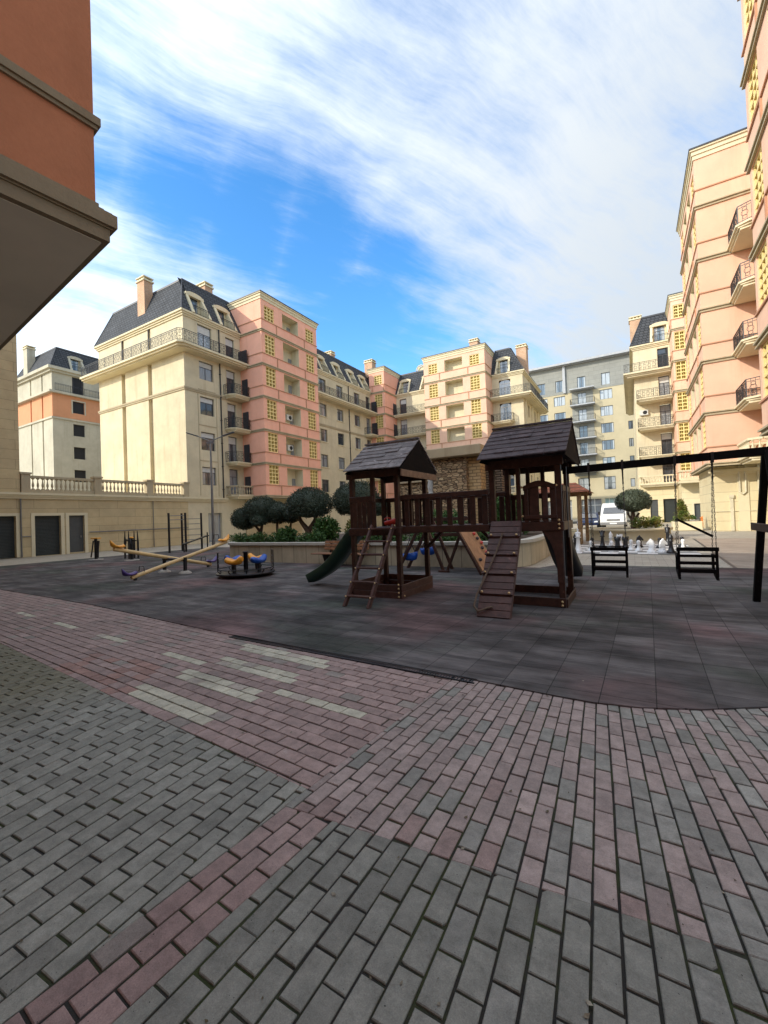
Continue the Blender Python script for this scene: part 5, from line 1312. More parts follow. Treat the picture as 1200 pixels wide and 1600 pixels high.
# ------------------------------------------------------------------ outdoor gym
def footplate(m,x,y,r=.33): m.lathe([(r,.012),(r,.035),(.12,.05),(0,.05)],(x,y,0),18)
def gym1(x,y,label,tall):
    th=thing('fitness_machine',label,'fitness machine',(x,y,0))
    P('base','concrete',lambda m:footplate(m,x,y),th,0)
    P('column','blacksteel',lambda m:m.tube([(x,y,.03),(x,y,1.1)],.075,12),th,0)
    if tall:
        for sx,sy in ((-.36,-.12),(-.12,.2),(.14,-.2),(.38,.1)):
            P('lever','blacksteel',lambda m:m.tube([(x+sx,y+sy,.1),(x+sx,y+sy,.95),(x+sx*.92,y+sy,1.45)],[.045,.045,.015],8),th,0)
        P('cross_arm','blacksteel',lambda m:[m.beam((x-.38,y,.98),(x+.4,y,.98),.06,.06)],th,0)
        P('cap','yellow',lambda m:m.lathe([(.0,1.08),(.12,1.1),(.08,1.16),(0,1.17)],(x,y,0),12),th,0)
    else:
        for sx in (-.24,.22,.33):
            P('swing_arm','blacksteel',lambda m:m.tube([(x+sx,y,1.0),(x+sx*1.05,y-.05,.6),(x+sx*1.25,y-.1,.14)],.035,8),th,0)
        P('cap','yellow',lambda m:m.box(x-.34,x+.34,y-.1,y+.1,1.1,1.16),th,.01)
gym1(-24.2,11.5,'black twin pendulum gym machine with flat orange top bar by the grey side door',False)
gym1(-21.25,11.7,'black four-lever gym machine standing behind the raised yellow seesaw seat',True)
mbar=thing('pull_up_bars','four dark posts with pull-up bars and ladder rungs against the sandstone wall','pull-up bars',(-24.4,16.6,0))
bp=[(-24.25,15.6),(-23.95,16.5),(-24.9,16.9),(-24.6,18.1)]
for x,y in bp: P('post','blacksteel',lambda m:m.tube([(x,y,0),(x,y,2.42)],.065,10),mbar,0)
P('pull_up_bar','steel',lambda m:[m.tube([(*bp[0],z),(*bp[1],z)],.02,8) for z in (2.25,2.0)],mbar,0)
P('rung','steel',lambda m:[m.tube([(*bp[2],z),(*bp[3],z)],.02,8) for z in (2.05,1.72,1.38,1.0,.7)],mbar,0)
sbn=thing('sit_up_bench','sloping black sit-up bench between the pull-up posts','exercise bench',(-23.6,16.9,0))
P('board','blacksteel',lambda m:m.beam((-23.5,16.0,.5),(-23.3,17.6,.95),.3,.06),sbn,.01)
P('leg','blacksteel',lambda m:[m.tube([(-23.5,16.05,.0),(-23.5,16.05,.5)],.04,8)],sbn,0)
P('leg','blacksteel',lambda m:[m.tube([(-23.3,17.55,.0),(-23.3,17.55,1.15)],.04,8)],sbn,0)

# ------------------------------------------------------------------ lamp post
lp=thing('street_lamp','tall slim grey lamp post with two angled lamp arms in front of the beige block','street lamp',(-23.3,18,0))
P('pole','steel',lambda m:m.tube([(-23.3,18,0),(-23.3,18,3.5),(-23.3,18,7.05)],[.1,.075,.055],12),lp,0)
for s,dz in ((-1,.62),(1,.5)):
    a=(-23.3,18,6.98); b=(-23.3+s*.75,18+s*.35,6.98+dz*.62); c=(-23.3+s*1.45,18+s*.68,6.98+dz*1.05)
    ar=P('arm','steel',lambda m:m.tube([a,b],.032,8),lp,0)
    P('lamp_head','capdark',lambda m:m.beam(b,c,.2,.075),ar,.02)
P('clamp','steel',lambda m:m.beam((-23.5,17.9,6.9),(-23.1,18.1,6.9),.1,.14),lp,.01)

# ------------------------------------------------------------------ big planter, bench
pl=thing('planter','long stone-clad raised planter with rounded corners and pale coping','planter',(-9,15,0))
def rrect(x0,x1,y0,y1,r,n=8):
    pts=[]
    for cx_,cy_,a0 in ((x1-r,y0+r,-PI/2),(x1-r,y1-r,0),(x0+r,y1-r,PI/2),(x0+r,y0+r,PI)):
        for k in range(n+1): a=a0+PI/2*k/n; pts.append((cx_+r*math.cos(a),cy_+r*math.sin(a)))
    return pts
o=rrect(-16.1,-2.75,12.45,24.5,1.6)
mb=MB(); mb.prism([(x,y,-.02) for x,y in o],(0,0,.72))
def planter_side():
    m,nt,bs,N,L=nodes('planter_slabs')
    co=N.new('ShaderNodeTexCoord'); se=N.new('ShaderNodeSeparateXYZ'); L.new(co.outputs['Object'],se.inputs[0])
    w=N.new('ShaderNodeMath'); w.operation='ADD'; L.new(se.outputs[0],w.inputs[0]); L.new(se.outputs[1],w.inputs[1])
    f=N.new('ShaderNodeMath'); f.operation='PINGPONG'; f.inputs[1].default_value=.31; L.new(w.outputs[0],f.inputs[0])
    ln=ramp(nt,f.outputs[0],.004,.014)
    fl=N.new('ShaderNodeMath'); fl.operation='SNAP'; fl.inputs[1].default_value=.62; L.new(w.outputs[0],fl.inputs[0])
    wn=N.new('ShaderNodeTexWhiteNoise'); wn.noise_dimensions='1D'; L.new(fl.outputs[0],wn.inputs['W'])
    c=mixcol(nt,wn.outputs['Value'],(.42,.345,.225),(.49,.41,.275)); c=mixcol(nt,.4,c,mixcol(nt,ramp(nt,noise(nt,2,6,.7,stretch=(1,1,.4)),.3,.7),(.25,.25,.25),(.75,.75,.75)),'OVERLAY')
    L.new(mixcol(nt,ln,(.13,.11,.085),c),bs.inputs['Base Color']); bs.inputs['Roughness'].default_value=.8; bump(nt,bs,ln,.4,.01); return m
mb.build('wall',planter_side(),pl)
mb=MB(); oo=rrect(-16.18,-2.67,12.37,24.58,1.68); ii=rrect(-15.85,-3.0,12.70,24.25,1.35)
n=len(oo); vs=[(x,y,.70) for x,y in oo]+[(x,y,.80) for x,y in oo]+[(x,y,.80) for x,y in ii]+[(x,y,.70) for x,y in ii]
mb.add(vs,[(i+a*n,(i+1)%n+a*n,(i+1)%n+b*n,i+b*n) for i in range(n) for a,b in ((0,1),(1,2),(2,3))]); mb.build('coping',M['coping'],pl)
mb=MB(); mb.add([(x,y,.74) for x,y in ii],[tuple(range(n))]); mb.build('soil',M['soil'],pl)
bn=thing('park_bench','slatted wooden bench on dark end supports against the planter behind the green slide','bench',(-9.2,12.0,0))
P('seat','benchwood',lambda m:[m.box(-9.95,-7.85,11.72+k*.11,11.82+k*.11,.42,.46) for k in range(4)],bn,.006)
P('backrest','benchwood',lambda m:[m.prism([(-9.7,12.18+k*.03,.56+k*.11),(-7.8,12.18+k*.03,.56+k*.11),(-7.8,12.205+k*.03,.65+k*.11),(-9.7,12.205+k*.03,.65+k*.11)],(0,.03,0)) for k in range(3)],bn,.004)
for x in (-9.5,-8.2): P('support','blacksteel',lambda m:[m.prism([(x,11.8,.42),(x,12.12,.42),(x,12.1,0),(x,11.98,0)],(.12,0,0)),m.beam((x+.06,12.2,.4),(x+.06,12.3,.86),.05,.05)],bn,.004)

# ------------------------------------------------------------------ stone fountain block
fo=thing('stone_fountain','rough stone-clad waterfall block under a concrete slab roof inside the planter','fountain',(-7.8,21,0))
mb=MB(); mb.box(-8.75,-6.95,20,23,.7,4.5); mb.build('wall',M['stone'],fo)
mb=MB(); mb.box(-6.95,-6.35,20.35,23,.7,4.45); mb.build('stone_pier',coursed('amber_stone',(.50,.33,.15),(.56,.38,.19),(.25,.17,.09),.4,.16,.02,.95,.8,.4),fo)
mb=MB(); mb.box(-6.35,-5.55,21.2,23,.7,4.2); mb.build('side_wall',M['stonedark'],fo)
mb=MB(); mb.box(-11.2,-8.75,20.6,23,.7,3.45); mb.box(-10.2,-9.4,20.3,20.6,.7,2.6); mb.build('low_wall',M['stone'],fo)
mb=MB(); mb.box(-9.05,-6.05,19.55,23.3,4.5,4.98); mb.build('roof_slab',M['slab'],fo,bevel=.03)
mb=MB(); mb.box(-11.3,-8.75,20.45,23.1,3.45,3.62); mb.build('coping',M['slab'],fo,bevel=.02)
st_=thing('statue','weathered white statue on the low stone wall beside the fountain block','statue',(-9.05,20.4,2.6))
mb=MB(); mb.lathe([(.24,2.62),(.22,2.8),(.16,2.86),(.2,3.0),(.23,3.2),(.17,3.42),(.2,3.55),(.1,3.66),(.13,3.78),(.1,3.9),(0,3.95)],(-8.95,20.3,0),12); mb.build('figure',M['concrete'],st_)
mb=MB(); mb.box(-9.25,-8.62,20.02,20.58,.7,2.62) if False else mb.box(-9.22,-8.70+.0,19.98,20.58,2.45,2.62); mb.box(-9.1,-8.78,19.85,19.98,.7,2.45); mb.build('plinth',M['concrete'],st_)
# ------------------------------------------------------------------ vegetation
def leaves(mb,c,r,n,size,rng,shell=.72,squash=1.0,flat=None,asp=.5):
    """leaf-sized quads through the outer volume of an ellipsoid with an uneven outline"""
    c=Vector(c)
    lob=[(Vector((rng.gauss(0,1),rng.gauss(0,1),rng.gauss(0,1))).normalized(),rng.uniform(.03,.11)) for _ in range(14)]
    for _ in range(n):
        d=Vector((rng.gauss(0,1),rng.gauss(0,1),rng.gauss(0,1))).normalized()
        if flat is not None and d.z<flat: d.z=flat*rng.random(); 
        k=shell+(1.0-shell)*rng.random()**.6
        for l,a in lob: k+=a*max(0,d.dot(l)-.6)*1.6-.012
        k+=rng.gauss(0,.012)
        if rng.random()<.05: k+=rng.uniform(.02,.10)
        p=c+Vector((d.x*r[0],d.y*r[1],d.z*r[2]))*k
        t=Vector((rng.gauss(0,1),rng.gauss(0,1),rng.gauss(0,1)))+d*.9; t.normalize()
        s=t.orthogonal().normalized(); s=Matrix.Rotation(rng.uniform(0,PI),3,t)@s
        w=size*rng.uniform(.7,1.3); a=s*w*asp*.5; b=t*w
        mb.add([p-a*.3,p+b*.5-a,p+b,p+b*.5+a],[(0,1,2,3)])
def core(mb,c,r,k=.74):
    rings=[]
    for i in range(9):
        th=PI*(.02+.96*i/8); rings.append([(c[0]+r[0]*k*math.sin(th)*math.cos(2*PI*j/14),c[1]+r[1]*k*math.sin(th)*math.sin(2*PI*j/14),c[2]-r[2]*k*math.cos(th)) for j in range(14)])
    mb.loft(rings)
def topiary(name,label,base,balls,stems,mat,rng,dens=1.0,cat='tree',flat=None,group=None):
    th=thing(name,label,cat,base,group)
    mb=MB()
    for c,r in balls:
        n=int(5200*dens*(r[0]*r[2])/.6)
        core(mb,c,r,.76); leaves(mb,c,r,n,.07,rng,.78,flat=flat)
    mb.build('crown',M[mat],th)
    mb=MB()
    for pts,r in stems: mb.tube(pts,r,8)
    mb.build('trunk',M['trunk'],th)
    return th
rng=random.Random(11)
bx,by=-15.0,14.6
topiary('olive_tree','cloud-pruned olive of several dark clipped balls at the planter\'s rounded end',(-15.2,14.5,.74),
  [((-16.2,14.3,1.85),(.72,.66,.60)),((-15.2,14.5,2.2),(.98,.88,.72)),((-14.45,14.7,2.08),(.72,.7,.58)),((-13.75,14.9,1.92),(.5,.5,.38)),((-14.9,14.0,1.75),(.42,.4,.3))],
  [([(-15.3,14.5,.7),(-15.35,14.5,1.2),(-15.6,14.4,1.5),(-16.2,14.3,1.7)],[.10,.085,.05,.04]),([(-15.35,14.5,1.1),(-15.2,14.5,1.6),(-15.25,14.5,2.1)],[.08,.06,.05]),([(-14.4,14.7,.7),(-14.45,14.7,1.3),(-14.45,14.7,1.9)],[.07,.06,.05]),([(-13.95,14.8,.7),(-13.8,14.9,1.3),(-13.75,14.9,1.7)],[.06,.05,.04])],'olive',rng,1.25)
topiary('olive_tree','single dome-clipped olive on a thick forked trunk between the cloud-pruned olive and the green slide',(-12.4,14.6,.74),
  [((-12.35,14.5,2.36),(1.16,1.05,.80))],
  [([(-12.35,14.5,.7),(-12.4,14.5,1.2),(-12.7,14.4,1.6),(-12.9,14.4,2.0)],[.16,.14,.09,.06]),([(-12.4,14.5,1.15),(-12.1,14.6,1.6),(-11.9,14.6,2.0)],[.12,.09,.06])],'olive',rng,1.3,flat=-.8)
topiary('olive_tree','dome-clipped olive half hidden behind the posts of the ladder tower',(-10.2,15,.74),
  [((-10.2,15,2.45),(1.15,1.05,.85)),((-9.3,15.4,2.1),(.6,.6,.5))],
  [([(-10.2,15,.7),(-10.15,15,1.3),(-10.2,15,2.0)],[.13,.11,.07])],'olive',rng,1.2,flat=-.85)
def shrub(label,c,r,mat,rng,n=900,size=.13,asp=.45,group='low shrubs along the planter',name='shrub',flat=None):
    th=thing(name,label,'shrub',(c[0],c[1],.74),group)
    mb=MB(); leaves(mb,c,r,n,size,rng,.25,flat=-.75,asp=asp); mb.build('foliage',M[mat],th)
    mb=MB()
    for k in range(4): a=rng.uniform(0,6.28); mb.tube([(c[0],c[1],.72),(c[0]+r[0]*.4*math.cos(a),c[1]+r[1]*.4*math.sin(a),c[2]+r[2]*.4)],[.02,.008],5)
    mb.build('stem',M['trunk'],th)
row='low green shrub in the row along the planter front'
for k,x in enumerate([-15.6,-14.9,-14.1,-13.3,-11.6,-10.9,-8.2,-7.3,-6.4,-5.4,-4.4]):
    shrub(row,(x,13.35+rng.uniform(-.15,.3),.88+rng.uniform(-.03,.06)),(.5+rng.uniform(-.1,.15),.4,.26+rng.uniform(-.06,.12)),'shrub',rng,800,.10)
shrub('upright dark bush between the cloud-pruned olive and the domed olive',(-13.2,14.0,1.0),(.55,.45,.42),'shrub',rng,1300,group=None)
shrub('tall leafy bush right of the domed olive trunk',(-11.1,14.1,1.2),(.62,.55,.62),'shrub',rng,2000,.15,group=None)
shrub('bright yellow-green bush beside the ladder tower',(-9.15,13.6,1.15),(.55,.5,.55),'cypress',rng,1400,.14,group=None)
shrub('broad dark bush behind the slatted bridge',(-6.8,16.5,1.25),(1.2,.9,.7),'shrub',rng,2400,.15,group=None)
shrub('leafy bush seen through the openings of the ramp tower',(-3.9,15.4,1.5),(.6,.7,.95),'shrub',rng,2600,.14,group=None)
shrub('green bush at the rounded right end of the planter',(-3.9,18,1.4),(.7,.9,.8),'shrub',rng,2000,.15,group=None)

# round planter with the clipped tree, right
rp_=thing('planter','low round cream planter ringed by a broad ledge under the grey-green round tree','planter',(-.2,27,0))
mb=MB(); mb.lathe([(1.95,-.02),(1.95,.48),(2.05,.48),(2.05,.60),(1.75,.60),(1.75,.5)],(-.25,26.9,0),36); mb.build('wall',M['cream'],rp_)
mb=MB(); mb.lathe([(1.76,.5),(0,.55)],(-.25,26.9,0),24); mb.build('soil',M['soil'],rp_)
topiary('olive_tree','grey-green round clipped tree on a short trunk in front of the white van',(.05,26.9,.5),
  [((.05,26.9,2.02),(.97,.95,.76))],
  [([(.0,26.9,.45),(.02,26.9,1.0),(.0,26.9,1.7)],[.15,.12,.08]),([(.02,26.9,.9),(-.25,26.8,1.4)],[.08,.05]),([(.02,26.9,.9),(.3,26.9,1.4)],[.08,.05])],'olivelit',rng,1.5,flat=-.6)
for x,y,l in ((.35,25.9,'yellow-green flowering shrub at the foot of the round tree trunk'),(.95,26.5,'pale flowering shrub right of the round tree trunk')):
    shrub(l,(x,y,.85),(.5,.4,.38),'cypress',rng,700,.12,group=None)
bxp=thing('planter','pale square planter box holding the pointed yellow-green conifer','planter',(3.2,36.6,0))
mb=MB(); mb.box(2.4,4.1,36.0,37.4,-.02,.62); mb.build('wall',M['cream'],bxp,bevel=.03); mb=MB(); mb.box(2.5,4.0,36.1,37.3,.62,.635); mb.build('soil',M['soil'],bxp)
cy_=thing('conifer','small pointed yellow-green conifer in a square planter box','tree',(3.05,36.6,.62))
mb=MB()
for k in range(9):
    z=.72+k*.15; r=.55*(1-k/9.5)+.08; leaves(mb,(3.0+rng.uniform(-.06,.06),36.6,z),(r,r,.3),260,.16,rng,.2,flat=-.2,asp=.3)
mb.build('crown',M['cypress'],cy_); mb=MB(); mb.tube([(3.0,36.6,.6),(3.0,36.6,1.9)],[.05,.01],6); mb.build('trunk',M['trunk'],cy_)
pt=thing('flower_pot','round grey stone pot with a dark plant beside the ground floor door','pot',(3.55,40.3,0))
mb=MB(); mb.lathe([(.3,0),(.42,.35),(.5,.6),(.46,.62),(.44,.55),(0,.55)],(3.9,40.3,0),16); mb.build('pot',M['concrete'],pt)
mb=MB(); leaves(mb,(3.9,40.3,.75),(.3,.3,.25),250,.14,rng,.2,flat=-.1); mb.build('foliage',M['shrub'],pt)
for x,y,l in ((4.75,40.6,'orange litter bin against the pale wall beside the ground floor door'),(6.9,31.5,'orange litter bin partly hidden behind the swing leg')):
    bi=thing('litter_bin',l,'bin',(x,y,0))
    mb=MB(); mb.prism([(x-.24,y-.24,.1),(x+.24,y-.24,.1),(x+.24,y+.24,.1),(x-.24,y+.24,.1)],(0,0,.62)); mb.build('body',M['bin'],bi,bevel=.03)
    mb=MB(); mb.loft([[(x-.27,y-.27,.72),(x+.27,y-.27,.72),(x+.27,y+.27,.72),(x-.27,y+.27,.72)],[(x-.27,y-.27,.77),(x+.27,y-.27,.77),(x+.27,y+.27,.77),(x-.27,y+.27,.77)],[(x-.12,y-.12,.9),(x+.12,y-.12,.9),(x+.12,y+.12,.9),(x-.12,y+.12,.9)]],smooth=False); mb.build('lid',M['bin'],bi)
    mb=MB(); mb.box(x-.2,x-.14,y-.05,y+.05,0,.1); mb.box(x+.14,x+.2,y-.05,y+.05,0,.1); mb.build('foot',M['blacksteel'],bi)

# ------------------------------------------------------------------ pergola
pg=thing('pergola','golden timber pergola with a small terracotta tiled roof right of the ramp tower','pergola',(-3.4,23.8,0))
for x,y in ((-4.25,22.9),(-2.27,22.9),(-2.27,23.3),(-2.15,25.3),(-4.25,25.3)):
    mb=MB(); mb.box(x-.08,x+.08,y-.08,y+.08,-.02,2.6); mb.build('post',M['pergolawood'],pg,bevel=.01)
mb=MB(); mb.add([(-4.6,22.45,2.55),(-1.75,22.45,2.55),(-1.75,25.7,2.55),(-4.6,25.7,2.55),(-3.85,24.1,3.1),(-2.5,24.1,3.1)],[(0,1,5,4),(1,2,5),(2,3,4,5),(3,0,4),(3,2,1,0)]); mb.build('roof',M['tile'],pg)
mb=MB(); 
for y in (22.9,25.3): mb.beam((-4.55,y,2.5),(-1.85,y,2.5),.1,.16)
mb.build('beam',M['pergolawood'],pg)
mb=MB(); mb.box(-4.25,-2.25,22.85,22.93,.0,.75); mb.build('parapet',M['ashlar2'],pg)

# ------------------------------------------------------------------ van and car
def wheel(th,x,y,r=.34,w=.22):
    t=MB(); t.lathe([(r-.12,-w/2),(r-.02,-w/2),(r,-w/2+.03),(r,w/2-.03),(r-.02,w/2),(r-.12,w/2)],(0,0,0),20)
    wv=MB(); wv.v=[(x+p[2],y+p[0],r+p[1]) for p in t.v]; wv.f=t.f; wv.m=t.m; wv.s=t.s
    o=wv.build('wheel',M['tyre'],th)
    t=MB(); t.lathe([(0,-w/2+.04),(r-.12,-w/2+.03),(r-.12,w/2-.03),(0,w/2-.04)],(0,0,0),16)
    wv=MB(); wv.v=[(x+p[2],y+p[0],r+p[1]) for p in t.v]; wv.f=t.f; wv.m=t.m; wv.s=t.s; wv.build('rim',M['steel'],o)
def vehicle(name,label,cat,x,y,W,prof,mat,glasspoly,lights,rz=0):
    """prof: (y,z) side outline from the nose backwards; body narrows toward the roof"""
    th=thing(name,label,cat,(x,y,0))
    zmax=max(p[1] for p in prof)
    def wz(z): 
        t=max(0,(z-.9)/(zmax-.9)); return W/2*(1-.12*t*t)
    mb=MB(); n=len(prof)
    vs=[(x-wz(z),y+a,z) for a,z in prof]+[(x+wz(z),y+a,z) for a,z in prof]
    mb.add(vs,[tuple(range(n)),tuple(range(2*n-1,n-1,-1))]+[(i,i+n,(i+1)%n+n,(i+1)%n) for i in range(n)])
    b=mb.build('body',mat,th,bevel=.05)
    b.modifiers['Bevel'].segments=3
    return th,wz
vprof=[(.0,.32),(-.02,.55),(.02,.82),(.16,1.12),(.62,1.22),(1.28,1.86),(1.5,2.08),(2.2,2.24),(5.2,2.24),(5.4,2.1),(5.45,.35)]
vx_,vy_=-1.45,41.0
van,wz=vehicle('van','white van parked nose-on behind the round clipped tree','van',vx_,vy_,1.98,vprof,plain('white_van_paint',(.78,.78,.76),.25,var=.02),None,None)
mb=MB(); nx=Vector((0,-.64,.66)).normalized()*.012
a=[(-.80,.66,1.27),(.80,.66,1.27),(.72,1.24,1.83),(-.72,1.24,1.83)]; mb.add([(vx_+p[0],vy_+p[1]-.016,p[2]+.016) for p in a],[(0,1,2,3)]); mb.build('windscreen',M['vanglass'],van)
for s in (-1,1):
    mb=MB(); mb.add([(vx_+s*.995,vy_+.9,1.25),(vx_+s*.995,vy_+2.0,1.25),(vx_+s*.935,vy_+2.0,1.8),(vx_+s*.935,vy_+1.35,1.8)],[(0,1,2,3)]); mb.build('side_window',M['vanglass'],van)
    mb=MB(); mb.prism([(vx_+s*.62,vy_-.005,.76),(vx_+s*.93,vy_+.02,.78),(vx_+s*.93,vy_+.08,1.02),(vx_+s*.66,vy_+.06,.98)],(0,-.02,0)); mb.build('headlight',M['lamp_clear'],van)
    mb=MB(); mb.beam((vx_+s*.97,vy_+.95,1.32),(vx_+s*1.1,vy_+.92,1.32),.05,.05); mb.box(vx_+s*1.03,vx_+s*1.2,vy_+.86,vy_+.92,1.22,1.5); mb.build('mirror',M['blacksteel'],van)
    wheel(van,vx_+s*.88,vy_+.95); wheel(van,vx_+s*.88,vy_+4.3)
mb=MB(); mb.box(vx_-.98,vx_+.98,vy_-.06,vy_+.03,.34,.58); mb.build('bumper',plain('grey_bumper',(.2,.2,.2),.6),van,bevel=.03)
mb=MB(); 
for k in range(3): mb.box(vx_-.5,vx_+.5,vy_-.015,vy_+.03,.68+k*.06,.71+k*.06)
mb.build('grille',M['blacksteel'],van)
mb=MB(); mb.box(vx_-.26,vx_+.26,vy_-.075,vy_-.06,.41,.52); mb.build('number_plate',M['white'],van)
mb=MB()
for s in (-1,1): mb.beam((vx_+s*.1,vy_+.68,1.31),(vx_+s*.1-.45,vy_+.80,1.42),.02,.02)
mb.build('wiper',M['blacksteel'],van)
cprof=[(.0,.3),(-.03,.5),(.05,.72),(.95,.9),(1.6,1.32),(2.1,1.42),(3.0,1.38),(3.7,.98),(4.2,.9),(4.25,.35)]
cx_,cyy=-3.55,42.5
car,_=vehicle('car','dark blue car parked beside the white van, half hidden by the pergola','car',cx_,cyy,1.75,cprof,M['carblue'],None,None)
mb=MB(); mb.add([(cx_-.72,cyy+.98,.95),(cx_+.72,cyy+.98,.95),(cx_+.6,cyy+1.56,1.33),(cx_-.6,cyy+1.56,1.33)],[(0,1,2,3)]); 
o=mb.build('windscreen',M['vanglass'],car); o.location+=Vector((0,-.012,.012))
for s in (-1,1):
    mb=MB(); mb.prism([(cx_+s*.5,cyy-.02,.55),(cx_+s*.82,cyy,.57),(cx_+s*.82,cyy+.04,.7),(cx_+s*.55,cyy+.02,.68)],(0,-.02,0)); mb.build('headlight',M['lamp_clear'],car)
    wheel(car,cx_+s*.8,cyy+.75,.31,.19); wheel(car,cx_+s*.8,cyy+3.3,.31,.19)
mb=MB(); mb.box(cx_-.4,cx_+.4,cyy-.05,cyy,.42,.52); mb.build('grille',M['blacksteel'],car)

# ------------------------------------------------------------------ garden chess
bd=MB(); bx0,by0,sq=-3.0,17.8,.62
for i in range(8):
    for k in range(8): bd.quad((bx0+i*sq,by0+k*sq,-.012),(bx0+(i+1)*sq,by0+k*sq,-.012),(bx0+(i+1)*sq,by0+(k+1)*sq,-.012),(bx0+i*sq,by0+(k+1)*sq,-.012),(i+k)%2)
bdo=bd.build('chess_floor',[plain('grey_slab',(.23,.225,.21),.8),plain('white_slab',(.72,.70,.66),.7)],kind='structure')
PROF={
 'pawn':[(.16,0),(.17,.05),(.12,.09),(.08,.16),(.055,.3),(.1,.34),(.06,.36),(.085,.40),(.09,.45),(.06,.51),(0,.53)],
 'rook':[(.19,0),(.2,.07),(.14,.12),(.11,.24),(.10,.42),(.15,.46),(.15,.60),(.1,.60),(.1,.54),(0,.54)],
 'bishop':[(.18,0),(.19,.07),(.12,.13),(.08,.3),(.065,.5),(.13,.55),(.07,.57),(.10,.66),(.09,.74),(.03,.83),(.035,.86),(0,.88)],
 'queen':[(.2,0),(.21,.08),(.14,.14),(.09,.35),(.07,.62),(.15,.67),(.08,.7),(.14,.88),(.09,.90),(.05,.93),(.05,.97),(0,.99)],
 'king':[(.2,0),(.21,.08),(.14,.14),(.095,.38),(.075,.68),(.16,.73),(.085,.76),(.14,.94),(.11,.98),(.03,1.0),(.03,1.04),(0,1.04)]}
def chess(kind,white,x,y,label,rz=0,group=None):
    mb=MB()
    if kind=='knight':
        mb.lathe([(.19,0),(.2,.07),(.14,.12),(.12,.2),(.0,.2)],(x,y,0),14)
        o=[(a*.8,b*.78+.03) for a,b in [(-.13,.18),(.13,.18),(.15,.34),(.11,.5),(.16,.44),(.24,.40),(.28,.46),(.24,.55),(.15,.66),(.08,.72),(.05,.80),(.0,.73),(-.1,.64),(-.16,.46),(-.16,.3)]]
        ca,sa=math.cos(rz),math.sin(rz)
        mb.prism([(x+a*ca+.055*sa,y+a*sa-.055*ca,z) for a,z in o],(-.11*sa,.11*ca,0))
    else:
        mb.lathe(PROF[kind],(x,y,0),14)
        if kind=='king': mb.box(x-.02,x+.02,y-.02,y+.02,1.02,1.16); mb.box(x-.06,x+.06,y-.018,y+.018,1.07,1.11)
        if kind=='rook':
            for k in range(5): a=2*PI*k/5; mb.box(x+.125*math.cos(a)-.035,x+.125*math.cos(a)+.035,y+.125*math.sin(a)-.035,y+.125*math.sin(a)+.035,.6,.66)
        if kind=='queen':
            for k in range(7): a=2*PI*k/7; mb.box(x+.12*math.cos(a)-.02,x+.12*math.cos(a)+.02,y+.12*math.sin(a)-.02,y+.12*math.sin(a)+.02,.87,.95)
    o=mb.build('chess_'+kind,M['chesswhite' if white else 'chessblack'],loc=(x,y,0),bevel=.012 if kind=='knight' else 0); o.scale=(.8,.8,.8); o.location.z=-.01
    tag(o,label,'chess piece',group or 'giant garden chess pieces')
chess('queen',0,-1.14,20.0,'tall black chess queen above the swing nearest the tower')
chess('rook',0,-.58,19.75,'black chess rook next to the black queen, left of its twin')
chess('rook',0,-.30,19.75,'black chess rook nearer the white knights')
chess('king',0,1.26,21.9,'black chess king standing farther back beside the right swing chain')
chess('bishop',0,1.13,18.2,'black chess bishop at the near edge by the right swing chain')
chess('knight',1,.55,18.35,'white chess knight facing its twin, on the tower side',2.6)
chess('knight',1,.88,18.4,'white chess knight facing its twin, on the swing leg side',.5)
chess('knight',0,.18,20.8,'black chess knight behind the white knights',.4)
chess('king',1,-1.92,18.5,'tall white chess king at the left end of the board')
chess('bishop',0,-2.1,19.2,'black chess bishop half hidden by the tower post')
chess('bishop',1,-.85,20.6,'white chess bishop behind the black queen')
chess('rook',1,-.55,21.6,'white chess rook far back in the middle of the board')
PW='small white chess pawn on the board'; PB='small black chess pawn on the board'
for x,y in ((-1.5,18.9),(-.1,19.4),(.15,19.0),(-.75,18.7),(1.6,19.6),(-2.3,20.6)): chess('pawn',1,x,y,PW)
for x,y in ((.9,20.6),(-1.6,20.9),(1.7,21.2)): chess('pawn',0,x,y,PB)

# ------------------------------------------------------------------ remove template objects (their copies share the meshes)
for o in TEMPL:
    for ch in list(o.children): bpy.data.objects.remove(ch)
    bpy.data.objects.remove(o)

# ------------------------------------------------------------------ sky, sun, camera
LD=Vector((.765,1.0,-.65)).normalized()
el=math.asin(-LD.z); az=math.atan2(-LD.x,-LD.y)
sun=bpy.data.lights.new('sun','SUN'); sun.energy=2.0; sun.angle=math.radians(.5); sun.color=(1,.93,.80)
so=bpy.data.objects.new('sun',sun); COL.objects.link(so); so.rotation_euler=LD.to_track_quat('-Z','Y').to_euler()
w=bpy.data.worlds.new('World'); SC.world=w; w.use_nodes=True; nt=w.node_tree; N=nt.nodes; L=nt.links
bg=N['Background']
sky=N.new('ShaderNodeTexSky'); sky.sky_type='NISHITA'; sky.sun_disc=False; sky.sun_elevation=el; sky.sun_rotation=az%(2*PI); sky.air_density=1.0; sky.dust_density=.6; sky.ozone_density=2.0
tc=N.new('ShaderNodeTexCoord'); dirv=tc.outputs['Generated']
se=N.new('ShaderNodeSeparateXYZ'); L.new(dirv,se.inputs[0])
def math_(op,a,b=None,c=None,clamp=False):
    n=N.new('ShaderNodeMath'); n.operation=op; n.use_clamp=clamp
    for i,v in enumerate((a,b,c)):
        if v is None: continue
        if hasattr(v,'is_output'): L.new(v,n.inputs[i])
        else: n.inputs[i].default_value=v
    return n.outputs[0]
dz=math_('ADD',math_('MAXIMUM',se.outputs[2],0.0),.12)
px=math_('DIVIDE',se.outputs[0],dz); py=math_('DIVIDE',se.outputs[1],dz)
cb=N.new('ShaderNodeCombineXYZ'); L.new(px,cb.inputs[0]); L.new(py,cb.inputs[1])
